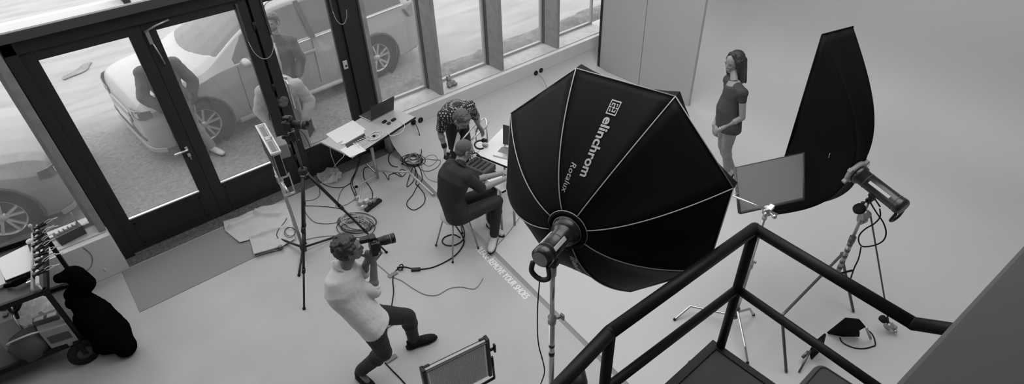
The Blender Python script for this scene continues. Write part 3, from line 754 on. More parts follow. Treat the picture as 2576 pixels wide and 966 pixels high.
    return root, body, P_
def J_(**k): return {a: V(b) for a, b in k.items()}
def short_hair(m, dp=.012, top=.0, back=-.12):
    def f_(mb, P_, f, s, u, h):
        mb.ell(P_(-.08, 0, .19 + top), .40 * h, .365 * h, .345 * h, f, s, u)
        mb.ell(P_(-.20, 0, -.02), .25 * h, .33 * h, (.28 - back) * h * .8, f, s, u)
        mb.ell(P_(.16, 0, .36 + top), .20 * h, .26 * h, .13 * h, f, s, u)
        for sd in (1, -1): mb.ell(P_(.0, .29 * sd, .12), .16 * h, .06 * h, .20 * h, f, s, u)
        return m, dp
    return f_
# --- photographer in a white shirt, knees bent, aiming his camera at the woman
pf = V((.94, -.30, -.04)).normalized(); ps = Z.cross(pf).normalized()
ch = onz(866, 722, 1.20); pel = onz(932, 806, .84)
nk = onz(858, 668, 1.375)
J = J_(pelvis=pel, belly=pel.lerp(ch, .5) - pf * .015, chest=ch, neck=nk, head=onz(878, 627, 1.52), fwd=pf, up=Z + pf * .12,
       shL=onz(872, 668, 1.33) , shR=onz(846, 712, 1.29), elL=onz(913, 686, 1.12), elR=onz(941, 732, 1.06), wrL=onz(926, 650, 1.33), wrR=onz(940, 662, 1.28),
       hipL=pel + ps * .09 - Z * .03 + pf * .03, hipR=pel - ps * .09 - Z * .03, knL=onz(1027, 797, .50), knR=onz(966, 886, .46), anL=onz(1040, 852, .11), anR=onz(905, 934, .14),
       toeL=onz(1108, 842, .03), toeR=onz(945, 985, .03))
J['hipside'] = ps
camc = onz(938, 612, 1.50)      # camera body centre
ld = (onz(985, 600, 1.49) - camc).normalized()
def curly(mb, P_, f, s, u, h):
    rs = random.Random(5)
    mb.ell(P_(-.10, 0, .17), .42 * h, .37 * h, .38 * h, f, s, u); mb.ell(P_(-.24, 0, -.06), .22 * h, .32 * h, .28 * h, f, s, u)
    for k in range(150):
        a = rs.uniform(0, 6.28); z = rs.uniform(-.35, .52); r_ = math.sqrt(max(0.02, 1 - ((z - .16) / .42) ** 2))
        x_, y_ = -.12 + .41 * r_ * math.cos(a), .37 * r_ * math.sin(a)
        if x_ > .20 and z < .34: continue
        if x_ > 0 and z < .05: continue
        mb.ell(P_(x_, y_, z), .07 * h)
    return 'hairD', .006
rt, body, P_ = person('photographer', 'man in a white shirt and dark jeans with bent knees aiming a camera', J, V((1.15, 3.3, 0)), 'skinD', 'shirtW', 'denim', 'rubber', g=1.0, sleeve=1.12, hairf=curly,
    hands=[((J['wrR'], onz(938, 628, 1.40) - J['wrR'], camc - J['wrR'] + pf * .05, 1), dict(curl=(.7, .6, .4))), ((J['wrL'], camc - J['wrL'] + Z * .02, pf * -.2 - ps, -1), dict(curl=(.6, .7, .5)))], wr=.014, untuck=.07)
def collar(root, J, m, r=.060, th=.010):
    ax = (J['head'] - V(J['chest'])).normalized(); c = J['chest'].lerp(J['neck'], .98); a = perp(J['fwd'], ax); b = ax.cross(a); mb = MB()
    mb.tube([c + (a * math.cos(t) + b * math.sin(t)) * r - ax * (.018 * math.cos(t)) for t in np.linspace(.25, 2 * math.pi - .25, 30)], th, 8, flat=2.0)
    for sg in (1, -1): mb.obox(c + a * (r + .006) + b * .028 * sg - ax * .032, a * .004, b * .020 + ax * .012 * sg, ax * .022 - b * .008 * sg, .003)
    return mb.build('collar', m, root)
collar(rt, J, 'shirtW')
for L_ in 'LR':
    p0, p1 = J['el' + L_], J['wr' + L_]; mb = MB(); mb.tube([p0.lerp(p1, .08), p0.lerp(p1, .20)], .050, 18); mb.build('cuff', 'shirtW', rt, bevel=.006)
def make_slr(name, label, c, fwd, up, big=True, sc=1.0, cat='camera'):
    f, s, u = fr(fwd, up)
    root = empty(name, c, label, cat)
    P2 = lambda a, b, z: V(c) + (f * a + s * b + u * z) * sc
    mb = MB(); mb.obox(P2(0, 0, 0), f * .030 * sc, s * .072 * sc, u * .048 * sc, .010 * sc); mb.obox(P2(.0, 0, .058), f * .028 * sc, s * .030 * sc, u * .018 * sc, .008 * sc)
    mb.obox(P2(.018, -.055, -.002), f * .030 * sc, s * .018 * sc, u * .045 * sc, .010 * sc)
    if big: mb.obox(P2(-.002, 0, -.065), f * .028 * sc, s * .070 * sc, u * .022 * sc, .010 * sc)
    b = mb.build('camera_body', 'black', root)
    mb = MB(); mb.obox(P2(-.036, 0, .056), f * .012 * sc, s * .020 * sc, u * .014 * sc, .006 * sc); mb.build('eyepiece', 'rubber', root)
    mb = MB(); mb.lathe(P2(.03, 0, 0), f, [(0, 0), (.034 * sc, 0), (.036 * sc, .02 * sc), (.036 * sc, .05 * sc), (.040 * sc, .055 * sc), (.040 * sc, .105 * sc), (.037 * sc, .108 * sc), (.037 * sc, .112 * sc), (.042 * sc, .118 * sc), (.042 * sc, .150 * sc), (.036 * sc, .150 * sc), (.034 * sc, .13 * sc), (0, .13 * sc)], 36)
    l = mb.build('lens', 'black', root)
    mb = MB(); mb.lathe(P2(.03, 0, 0), f, [(.0405 * sc, .108 * sc), (.0415 * sc, .110 * sc), (.0405 * sc, .113 * sc)], 36); mb.build('lens_ring', 'mgrey', l)
    mb = MB(); mb.cyl(P2(.005, -.045, .046), P2(.005, -.045, .056), .010 * sc, 16); mb.cyl(P2(.0, .048, .046), P2(0, .048, .058), .014 * sc, 16); mb.build('dial', 'dgrey', b)
    return root
slr = make_slr('camera', 'black camera with thick lens held to the eye by the man in the white shirt', camc, ld, Z, True, .95)
mb = MB(); fc = camc - ld * .02 + ps * .06; mb.obox(onz(917, 604, 1.56), pf * .035, ps * .02, Z * .02, .008); mb.build('strap_lug', 'black', slr)
# --- seated man on the stool
sf = V((.97, -.12, -.28)).normalized(); ss = V((.12, .97, 0)).normalized()
pel = onz(1147, 528, .60); ch = onz(1142, 448, 1.00); nk = onz(1158, 412, 1.14)
J = J_(pelvis=pel, belly=onz(1132, 492, .78), chest=ch, neck=nk, head=onz(1168, 378, 1.25), fwd=V((.90, -.22, -.45)), up=V((.45, -.1, .9)),
       shL=onz(1135, 418, 1.10), shR=onz(1172, 446, 1.04), elL=onz(1198, 452, .84), elR=onz(1212, 474, .80), wrL=onz(1262, 436, .79), wrR=onz(1268, 451, .79),
       hipL=pel + ss * .10 + V((.03, 0, -.03)), hipR=pel - ss * .10 + V((.03, 0, -.03)), knL=onz(1236, 478, .55), knR=onz(1250, 506, .57), anL=onz(1236, 560, .12), anR=onz(1243, 592, .13),
       toeL=onz(1252, 585, .04), toeR=onz(1238, 627, .03))
J['hipside'] = ss; J['Rz'] = .0 + PH; J['Lz'] = PH
def crop(mb, P_, f, s, u, h):
    mb.ell(P_(-.07, 0, .15), .405 * h, .345 * h, .365 * h, f, s, u); mb.ell(P_(-.2, 0, -.05), .22 * h, .29 * h, .25 * h, f, s, u); return 'hairB', .002
rt, body, P_ = person('seated_man', 'man in a dark polo shirt with cropped hair sitting on a stool', J, V((2.59, 4.2, 0)), 'skin', 'tee', 'denim', 'lgrey', g=1.02, sleeve=.92, hairf=crop, untuck=.10,
    hands=[((J['wrR'], V((1, .1, -.1)), -Z, 1), dict(curl=(.25, .3, .2))), ((J['wrL'], V((1, -.05, -.1)), -Z, -1), dict(curl=(.25, .3, .2)))], leg_pad=.012)
f, s, u = fr(V((.90, -.22, -.45)), V((.45, -.1, .9)))
mb = MB()
for sd in (1, -1):
    mb.tube([P_(.40, (.13 + .10 * math.cos(a)) * sd, .03 + .075 * math.sin(a)) for a in np.linspace(0, 6.28, 15)], .004, 6)
    mb.tube([P_(.38, .23 * sd, .05), P_(.2, .345 * sd, .06), P_(-.04, .36 * sd, .04)], .004, 6)
mb.build('glasses', 'black', body)
collar(rt, J, 'tee', .060, .009)
# --- man in the polka dot shirt bending over
pkf = V((.25, -.95, -.25)).normalized(); pks = V((.95, .28, 0)).normalized()
pel = onz(1147, 300, .90); ch = onz(1146, 282, 1.19); nk = onz(1158, 284, 1.27)
J = J_(pelvis=pel, belly=onz(1141, 276, 1.08), chest=ch, neck=nk, head=onz(1160, 300, 1.29), fwd=V((.15, -.75, -.65)), up=V((.1, -.55, .75)),
       shL=onz(1180, 268, 1.24), shR=onz(1116, 291, 1.21), elL=onz(1199, 298, 1.02), elR=onz(1108, 334, .97), wrL=onz(1203, 314, .86), wrR=onz(1119, 372, .80),
       hipL=pel + pks * .09, hipR=pel - pks * .09, knL=pel + pks * .12 + V((0, -.03, -.42)), knR=pel - pks * .12 + V((0, -.05, -.42)), anL=pel + pks * .14 + V((0, .06, -.80)), anR=pel - pks * .14 + V((0, .04, -.80)),
       toeL=pel + pks * .15 + V((.03, -.10, -.87)), toeR=pel - pks * .15 + V((.03, -.12, -.87)))
J['hipside'] = pks; J['Lz'] = J['Rz'] = PH
J['anL'].z = J['anR'].z = .13; J['toeL'].z = J['toeR'].z = .07
pk = bpy.data.materials.new('polka_dot_cotton'); pk.use_nodes = True; nt = pk.node_tree; b = nt.nodes['Principled BSDF']; b.inputs['Roughness'].default_value = .85
tc = nt.nodes.new('ShaderNodeTexCoord'); vo = nt.nodes.new('ShaderNodeTexVoronoi'); vo.inputs['Scale'].default_value = 40; vo.inputs['Randomness'].default_value = .12
nt.links.new(tc.outputs['Object'], vo.inputs['Vector']); rp = nt.nodes.new('ShaderNodeMapRange'); rp.inputs['From Min'].default_value = .30; rp.inputs['From Max'].default_value = .36
rp.inputs['To Min'].default_value = .48; rp.inputs['To Max'].default_value = .012; nt.links.new(vo.outputs['Distance'], rp.inputs['Value']); nt.links.new(rp.outputs['Result'], b.inputs['Base Color'])
M['polka'] = pk
rt, body, P_ = person('bending_man', 'man in a polka dot shirt bending over beside the white table', J, V((pel.x, pel.y, PH)), 'skin', 'polka', 'denim', 'rubber', g=1.0, sleeve=.75, hairf=short_hair('hairM', .012, .02), untuck=.03,
    hands=[((J['wrR'], V((-.22, -.25, -.95)), V((.9, -.3, 0)), -1), dict(curl=(.8, .8, .6))), ((J['wrL'], V((.2, -.5, -.8)), V((-.9, -.2, 0)), 1), dict(curl=(.3, .3, .2)))], wr=.012)
mb = MB(); w_ = J['wrR']; d_ = (J['elR'] - J['wrR']).normalized(); mb.cap(w_ + d_ * .02, w_ + d_ * .045, .033, .033, 16); mb.build('wristwatch', 'black', rt)
mb = MB(); c = J['wrR'] + V((-.22, -.25, -.95)).normalized() * .105 + V((.025, -.01, 0)); mb.obox(c, V((.045, .02, .0)), V((-.01, .025, .01)), V((0, -.01, .03)), .008); t_ = mb.build('light_meter', 'black')
tag(t_, 'small black handheld box in the right hand of the man in polka dots', 'meter')
mb = MB(); mb.cyl(c + V((.02, .01, .03)), c + V((.05, .03, .05)), .015, 12); mb.build('meter_dome', 'white', t_)
# --- woman standing on the white backdrop
wf = V((-.87, .50, 0)).normalized(); hf = V((-.95, .30, 0)).normalized(); ws = Z.cross(wf).normalized()
pel = onz(1833, 306, .96); ch = onz(1845, 240, 1.26); nk = onz(1847, 196, 1.45)
J = J_(pelvis=pel, belly=onz(1835, 272, 1.11), chest=ch, neck=nk, head=onz(1847, 157, 1.59), fwd=hf - Z * .22, up=Z + hf * .12,
       shL=ch + ws * .165 + Z * .115, shR=ch - ws * .165 + Z * .115, elL=ch + ws * .235 - Z * .16 - wf * .02, elR=ch - ws * .20 - Z * .16 - wf * .03, wrL=pel + wf * .150 + ws * .075 - Z * .05, wrR=pel + wf * .145 - ws * .05 - Z * .06,
       hipL=pel + ws * .085 - Z * .02, hipR=pel - ws * .085 - Z * .02, knL=onz(1828, 372, .50), knR=onz(1819, 366, .50), anL=onz(1830, 430, .14), anR=onz(1840, 424, .14),
       toeL=onz(1814, 443, .07), toeR=onz(1826, 440, .07))
J['hipside'] = ws; J['Lz'] = J['Rz'] = PH
def long_hair(mb, P_, f, s, u, h):
    mb.ell(P_(-.12, 0, .17), .42 * h, .375 * h, .39 * h, f, s, u)
    rs = random.Random(9)
    for sd in (1, -1):
        for k in range(9):
            t = k / 8; x0 = .05 - .38 * t
            top = P_(x0, (.33 - .12 * max(0, t - .5)) * sd, .18); bot = P_(x0 - .02 - .06 * rs.random(), (.42 - .20 * max(0, t - .4)) * sd, -.86 - .22 * rs.random())
            mb.cap(top, top.lerp(bot, .5) + s * sd * .02 * h, .10 * h, .10 * h, 10); mb.cap(top.lerp(bot, .5) + s * sd * .02 * h, bot, .10 * h, .055 * h, 10)
    for k in range(7):
        y = (k - 3) * .09; mb.cap(P_(-.36, y, .1), P_(-.38, y * 1.3, -.98 - .12 * rs.random()), .12 * h, .06 * h, 10)
    for sd in (1, -1): mb.cap(P_(.12, .12 * sd, .46), P_(.12, .33 * sd, .12), .09 * h, .07 * h, 10)
    return 'hairD', .008
def blouse_hem(mb):
    ax = Z; c = J['pelvis'] - Z * .04; sd = perp(ws, Z); frn = Z.cross(sd)
    mb.sweep([(c - Z * .035, sd, frn, .20, .142), (c + Z * .04, sd, frn, .19, .135), (J['belly'], sd, frn, .165, .140), (J['chest'] - Z * .03, sd, frn, .155, .12)], 24)
rt, body, P_ = person('standing_woman', 'woman with long dark hair in a dark blouse standing on the white backdrop, hands clasped', J, V((5.9, 2.96, PH)), 'skin', 'blouse', 'jeansL', 'lgrey', g=.93, h=.243, fem=True, sleeve=.30, sl_pad=.006, hairf=long_hair, untuck=.04,
    hands=[((J['wrL'], -ws * .7 - Z * .7 + wf * .05, -wf * 1.0, -1), dict(curl=(.5, .5, .4), sc=.92)), ((J['wrR'], ws * .5 - Z * .85 + wf * .1, -wf * 1.0, 1), dict(curl=(.3, .4, .3), sc=.92))], shirt_extra=blouse_hem, wr=.008, leg_pad=.010)
mb = MB(); w_ = J['wrL']; d_ = (J['elL'] - J['wrL']).normalized(); mb.tube([w_ + d_ * .03 + (perp(X, d_) * math.cos(a) + d_.cross(perp(X, d_)) * math.sin(a)) * .031 for a in np.linspace(0, 6.28, 20)], .004, 6); mb.build('bracelet', 'alu', rt)
# --- three people outside the glass
gz = GZ
# smiling man in a denim jacket
jf = V((-.80, -.60, 0)); js = Z.cross(jf).normalized()
ft = V((2.10, 7.62, gz)); pel = ft + Z * .97 + V((0, .0, 0)); hd = onz(686, 56, 1.72); base = V((hd.x, hd.y, gz))
pel = base + V((.0, .03, .97)); ch = base + V((.01, .03, 1.27))
J = J_(pelvis=pel, belly=pel + Z * .15, chest=ch, neck=base + V((.0, .02, 1.51)), head=hd, fwd=V((-.80, -.60, -.10)), shL=ch + js * .19 + Z * .14, shR=ch - js * .19 + Z * .14,
       elL=ch + js * .26 + V((.02, .02, -.12)), elR=ch - js * .25 + V((.02, .02, -.12)), wrL=ch + js * .22 + jf * .08 - Z * .34, wrR=ch - js * .22 + jf * .08 - Z * .34,
       hipL=pel + js * .09, hipR=pel - js * .09, knL=pel + js * .10 + Z * -.45 + jf * .02, knR=pel - js * .10 + Z * -.45 + jf * .02, anL=base + js * .11 + Z * .09, anR=base - js * .11 + Z * .09,
       toeL=base + js * .13 + jf * .17 + Z * .03, toeR=base - js * .13 + jf * .17 + Z * .03)
J['hipside'] = js; J['Lz'] = J['Rz'] = gz
rt, body, P_ = person('man_in_jacket', 'bearded man in a denim jacket standing outside the glass looking down to the left', J, base, 'skinL', 'jacket', 'denim', 'rubber', g=1.03, sleeve=1.85, hairf=short_hair('hairM', .012, .02), stubble='hairM', brow='hairM', untuck=.10, sl_pad=.022,
    hands=[((J['wrL'], -Z + jf * .2, -js, 1),), ((J['wrR'], -Z + jf * .2, js, -1),)], wr=.02)
mb = MB(); f, s, u = fr(jf)
mb.sweep([(ch - Z * .28 + jf * .115, js, jf, .045, .045), (ch + jf * .128, js, jf, .05, .03), (ch + Z * .14 + jf * .085, js, jf, .065, .04), (ch + Z * .20 + jf * .045, js, jf, .055, .04)], 14); mb.build('undershirt', 'paper', rt)
# person in a light sweatshirt bending, head behind the door mullion
lf = V((-.30, -.95, 0)).normalized(); ls_ = Z.cross(lf).normalized()
ch = onz(702, 218, 1.20); base = V((ch.x - lf.x * .22, ch.y - lf.y * .22, gz)); pel = base + Z * .92
J = J_(pelvis=pel, belly=pel.lerp(ch, .5) + Z * .04, chest=ch, neck=ch + lf * .19 + Z * .03, head=ch + lf * .30 - Z * .05, fwd=(lf * .4 - Z * .9), up=lf * .8 + Z * .4,
       shL=ch + ls_ * .20 + lf * .07, shR=ch - ls_ * .20 + lf * .07, elL=ch + ls_ * .31 + lf * .02 - Z * .25, elR=ch - ls_ * .31 + lf * .02 - Z * .25, wrL=ch + ls_ * .20 + lf * .14 - Z * .45, wrR=ch - ls_ * .20 + lf * .14 - Z * .45,
       hipL=pel + ls_ * .09, hipR=pel - ls_ * .09, knL=pel + ls_ * .11 - Z * .42 + lf * .03, knR=pel - ls_ * .11 - Z * .42 + lf * .03, anL=base + ls_ * .12 + Z * .09, anR=base - ls_ * .12 + Z * .09, toeL=base + ls_ * .12 + lf * .17 + Z * .03, toeR=base - ls_ * .12 + lf * .17 + Z * .03)
J['hipside'] = ls_; J['Lz'] = J['Rz'] = gz
person('person_in_sweatshirt', 'person in a light sweatshirt bending forward outside, head behind the dark door mullion', J, base, 'skinL', 'shirtL', 'jeansL', 'lgrey', g=1.06, sleeve=1.85, hairf=short_hair('hairM'), sl_pad=.03,
    hands=[((J['wrL'], -Z + lf * .2, -ls_, 1),), ((J['wrR'], -Z + lf * .2, ls_, -1),)], wr=.026)
# person in a dark crumpled shirt leaning over the bonnet, seen either side of the meeting stiles
bf = V((-.45, .75, 0)).normalized(); bf = V((.1, -1, 0)).normalized(); bs = Z.cross(bf).normalized()
ch = onz(408, 196, 1.24); base = V((ch.x, ch.y + .10, gz)); base = V((ch.x + .02, ch.y - .12, gz)); pel = base + Z * .90
J = J_(pelvis=pel, belly=pel.lerp(ch, .5), chest=ch, neck=ch + V((.02, .10, .19)), head=ch + V((.03, .16, .33)), fwd=V((-.3, .8, -.3)),
       shL=ch + V((-.19, .03, .12)), shR=ch + V((.20, .03, .12)), elL=ch + V((-.30, -.02, -.16)), elR=ch + V((.32, -.02, -.14)), wrL=ch + V((-.14, -.16, -.36)), wrR=ch + V((.20, -.14, -.38)),
       hipL=pel + V((-.09, 0, 0)), hipR=pel + V((.09, 0, 0)), knL=pel + V((-.10, .04, -.42)), knR=pel + V((.10, .04, -.42)), anL=base + V((-.11, 0, .09)), anR=base + V((.20, 0, .09)), toeL=base + V((-.11, .17, .03)), toeR=base + V((.24, -.10, .03)))
J['hipside'] = V((-1, 0, 0)); J['Lz'] = J['Rz'] = gz
person('person_by_bonnet', 'person in a crumpled dark shirt beside the car bonnet, half hidden by the door stiles', J, base, 'skinL', 'jacket', 'jeansL', 'white', g=1.05, sleeve=1.9, hairf=short_hair('hairM'), sl_pad=.03,
    hands=[((J['wrL'], -Z, X, -1),), ((J['wrR'], -Z, -X, 1),)], wr=.03)
# ---------------------------------------------------------------- big octagonal softbox seen from behind
OC = V((2.178, 1.811, 2.367)); OQ = V((-.9490, -.3030, .087)).normalized()   # OQ points back towards the strobe
OR, OD, OH = .75, .49, .115
_a0, _p0, _t0 = 0.438, 0.087, -2.837
_n = V((math.cos(_p0) * math.cos(_t0), math.cos(_p0) * math.sin(_t0), math.sin(_p0)))
OQ = _n; _u = _n.cross(Z).normalized(); _v = _u.cross(_n)
def orib(k): a = _a0 + k * math.pi / 4; return _u * math.cos(a) + _v * math.sin(a)
def oprof(s, p=1.75): return OH + (OR - OH) * s, OD * (1 - s ** p)
def opt(er, s, lift=0):
    r_, d_ = oprof(s); return OC + er * r_ + OQ * (d_ + lift)
oct_root = empty('octagonal_softbox', V((OC.x, OC.y, 1.6)), 'large black octagonal softbox with white lettering, seen from behind in the middle', 'softbox')
NS = 18
for k in range(8):
    e0, e1 = orib(k), orib(k + 1); mb = MB(); vs = []
    for i in range(NS + 1):
        s = i / NS; sag = math.sin(math.pi * s) * .018
        for j in range(9):
            t = j / 8; er = e0.lerp(e1, t); r_, d_ = oprof(s); w_ = 4 * t * (1 - t)
            rp = mnoise.noise(V((k * 3.1, s * 4, t * 2.5))) * .008 * w_ + mnoise.noise(V((k * 3.1 + 9, s * 1.5, t * 9))) * .006 * w_ * s
            vs.append(OC + er * r_ + OQ * (d_ - sag * w_ + rp))
    mb.add(vs, [(i * 9 + j, i * 9 + j + 1, (i + 1) * 9 + j + 1, (i + 1) * 9 + j) for i in range(NS) for j in range(8)], True)
    mb.build('fabric_panel', 'fabric', oct_root, fixn=False).modifiers.new('solid', 'SOLIDIFY').thickness = .003
    mb2 = MB(); mb2.tube([opt(e0, i / 22, .003) for i in range(23)], .0034, 6)
    M.setdefault('piping', mat('pale_grey_piping', .30, .6)); mb2.build('rib_piping', 'piping', oct_root)
mb = MB()
for k in range(8): mb.tube([OC + orib(k) * OR + OQ * .004, OC + orib(k + 1) * OR + OQ * .004], .0034, 6, cap=True)
mb.build('rim_piping', 'piping', oct_root)
mb = MB(); outer = []; NL = 64
for (rr, dd_, sg_) in ((OR, .0, 0), (OR + .003, -.065, .030), (OR - .012, -.068, .030), (OR - .016, -.035, .01)):
    row = []
    for k in range(8):
        for q_ in range(8):
            t = q_ / 8; e_ = orib(k).lerp(orib(k + 1), t); row.append(OC + e_ * (rr - sg_ * 4 * t * (1 - t)) + OQ * (dd_ * (1 - .5 * 4 * t * (1 - t))))
    outer.append(row)
mb.add([p for r_ in outer for p in r_], [(i * NL + k, i * NL + (k + 1) % NL, (i + 1) * NL + (k + 1) % NL, (i + 1) * NL + k) for i in range(3) for k in range(NL)])
mb.build('front_lip', 'fabric', oct_root, fixn=False)
mb = MB(); mb.prism([OC + orib(k) * (OR - .016) - OQ * .035 for k in range(8)], OQ * .003); mb.build('front_diffuser', 'cloth', oct_root)
hb = OC + OQ * OD
mb = MB(); mb.lathe(hb, OQ, [(.118, -.012), (.120, .004), (.108, .012), (.098, .012), (.096, .0), (.092, -.01)], 48); mb.build('hub_ring', 'fabric', oct_root)
mb = MB(); mb.lathe(hb, OQ, [(.119, -.001), (.1215, .003), (.119, .007)], 48); mb.lathe(hb, OQ, [(.084, .006), (.087, .012), (.080, .014)], 48); mb.build('hub_piping', 'piping', oct_root)
mb = MB(); mb.lathe(hb, OQ, [(.10, -.005), (.085, .012), (.078, .03), (.076, .05), (.06, .055)], 40); mb.build('speed_ring', 'blackgloss', oct_root)
def panel_xy(k, ap, w_, lift=.0035):
    """point on panel k: ap apothem distance from the axis, w_ sideways"""
    e0, e1 = orib(k), orib(k + 1); em = (e0 + e1).normalized(); et = OQ.cross(em)
    r_ = ap / math.cos(math.pi / 8); s = max(0, (r_ - OH) / (OR - OH)); half = r_ * math.sin(math.pi / 8); t = max(-1, min(1, w_ / half))
    p_, d_ = oprof(s); ww = 1 - t * t
    return OC + em * ap + et * w_ + OQ * (d_ - math.sin(math.pi * min(s, 1)) * .018 * ww * .9 + lift)
def text_mesh(txt, size, bold=0.0, shear=0.0, spacing=1.0, xs=1.0, fine=True):
    cu = bpy.data.curves.new('t', 'FONT'); cu.body = txt; cu.size = size; cu.offset = bold; cu.shear = shear; cu.space_character = spacing; cu.resolution_u = 4
    o = bpy.data.objects.new('t', cu); COL.objects.link(o); bpy.context.view_layer.update()
    me = bpy.data.meshes.new_from_object(o.evaluated_get(bpy.context.evaluated_depsgraph_get()))
    bm = bmesh.new(); bm.from_mesh(me); bmesh.ops.triangulate(bm, faces=bm.faces)
    if fine: bmesh.ops.subdivide_edges(bm, edges=[e for e in bm.edges if e.calc_length() > size * .25], cuts=2)
    bm.to_mesh(me); bm.free(); bpy.data.objects.remove(o)
    return [(v.co.x * xs, v.co.y) for v in me.vertices], [list(p.vertices) for p in me.polygons]
M['print'] = mat('pale_grey_print', .36, .6)
def logo2d(S):
    """square maze-like emblem, outlined"""
    q = []; t = S * .085
    def r(x0, y0, x1, y1): q.append((x0 * S, y0 * S, x1 * S, y1 * S))
    w_ = .085
    r(0, 0, 1, w_); r(0, 1 - w_, 1, 1); r(0, w_, w_, 1 - w_); r(1 - w_, w_, 1, 1 - w_)
    for (a, b, c, d) in ((.46, w_, .54, .28), (.46, .72, .54, 1 - w_), (.20, .46, .80, .54), (.20, .20, .28, .46), (.72, .54, .80, .80), (.28, .20, .40, .28), (.60, .72, .72, .80), (.20, .66, .28, .80), (.28, .72, .40, .80), (.72, .20, .80, .34), (.60, .20, .72, .28), (.46, .36, .54, .64)): r(a, b, c, d)
    return q
def rect_mesh(rects):
    v = []; f = []
    for x0, y0, x1, y1 in rects:
        nx_ = max(1, int((x1 - x0) / .02)); ny_ = max(1, int((y1 - y0) / .02)); o = len(v)
        for j in range(ny_ + 1):
            for i in range(nx_ + 1): v.append((x0 + (x1 - x0) * i / nx_, y0 + (y1 - y0) * j / ny_))
        for j in range(ny_):
            for i in range(nx_): a = o + j * (nx_ + 1) + i; f.append((a, a + 1, a + nx_ + 2, a + nx_ + 1))
    return v, f
def ppos(p):
    v = RM.transposed() @ (V(p) - CAM); return (IW / 2 + FPX * v.x / v.z, IH / 2 + FPX * v.y / v.z)
def lettering(k, outward, a0, off, sc=1.0):
    """reading direction along the panel's centre line; letters stand towards the given side"""
    e0, e1 = orib(k), orib(k + 1); em = (e0 + e1).normalized(); et = OQ.cross(em)
    # surface is seen from +OQ: reading dir r, up = OQ x r
    rd = 1 if outward else -1
    def put(verts, x0, y0):
        out = []
        for (x, y) in verts:
            ap = a0 + rd * (x + x0); up = OQ.cross(em * rd); w_ = (y + y0) * up.dot(et)
            out.append(panel_xy(k, ap, w_ + off * up.dot(et)))
        return out
    S = .056 * sc
    for (v, f), x0, y0, nm in ((rect_mesh(logo2d(S)), 0, -.002 * sc, 'emblem'), (text_mesh('elinchrom', .068 * sc, .0018 * sc, 0, 1.0, .92), S + .010 * sc, .004, 'lettering'), (text_mesh('Rotalux', .042 * sc, .0004 * sc, .25, 1.05), S + .215 * sc, -.062 * sc, 'lettering')):
        mb = MB(); mb.add(put(v, x0, y0), f); mb.build(nm, 'print', oct_root, fixn=False)
# which panels: the one between the two upper ribs and its opposite
mids = []
for k in range(8):
    p = ppos(OC + (orib(k) + orib(k + 1)) * .5 * OR); mids.append(p)
kt = min(range(8), key=lambda k: (mids[k][0] - 1575) ** 2 + (mids[k][1] - 205) ** 2); kb = (kt + 4) % 8
lettering(kt, False, .622, -.012, 1.0)
lettering(kb, True, .185, .030, .78)
# strobe head in the octabox
def strobe(name, label, c, ax, upv, L=.40, r=.062, parent=None, yoke=1):
    ax = V(ax).normalized(); up = perp(upv, ax); sd = ax.cross(up); k_ = r / .062
    root = empty(name, c, label, 'studio light')
    mb = MB(); mb.lathe(c, ax, [(0, 0), (.072 * k_, 0), (.076 * k_, .012), (.076 * k_, .04), (r, .055), (r, L - .06), (r + .004, L - .05), (r + .004, L - .015), (r - .01, L), (0, L)], 36); mb.build('lamp_housing', 'blackgloss', root)
    for s_ in (1, -1):
        mb = MB(); mb.obox(c + ax * (L * .52) + up * (r * .62) + sd * (r * .80 * s_), ax * (L * .22), (up * .62 + sd * .80 * s_).cross(ax).normalized() * .012, (up * .62 + sd * .8 * s_).normalized() * .003, .002); mb.build('light_side_stripe', 'lgrey', root)
    mb = MB(); mb.lathe(c, ax, [(r + .0015, .10), (r + .003, .103), (r + .0015, .106)], 36); mb.lathe(c, ax, [(r + .0015, L - .075), (r + .003, L - .072), (r + .0015, L - .069)], 36); mb.build('seam_ring', 'dgrey', root)
    mb = MB(); mb.lathe(c, ax, [(r - .012, L + .001), (r - .022, L + .002), (0, L + .002)], 30); mb.build('control_display', 'mgrey', root)
    # handle ring at the back, mount bracket below
    mb = MB(); hh = c + ax * (L - .01)
    mb.tube(crom([hh - up * r * .8 + sd * .045, hh - up * (r + .055) + sd * .05, hh - up * (r + .085), hh - up * (r + .055) - sd * .05, hh - up * r * .8 - sd * .045], 6), .011, 10, flat=1.3); mb.build('handle', 'black', root)
    mb = MB(); mm = c + ax * (L * .45) - up * (r + .012); mb.obox(mm, ax * .03, sd * .022, up * .016, .004); mb.obox(mm - up * .045, ax * .018, sd * .018, up * .04, .005)
    mb.cyl(mm - up * .05 - sd * .03, mm - up * .05 + sd * .03, .022, 16); mb.cyl(mm - up * .05 + sd * .03, mm - up * .05 + sd * .085, .007, 8); mb.ell(mm - up * .05 + sd * .09, .016); mb.build('mounting_bracket', 'black', root)
    return root, mm - up * .085
st1, sm1 = strobe('studio_strobe', 'black studio strobe plugged into the big octagonal softbox, on the silver pole', hb + OQ * .03, OQ, Z, .27, .054)
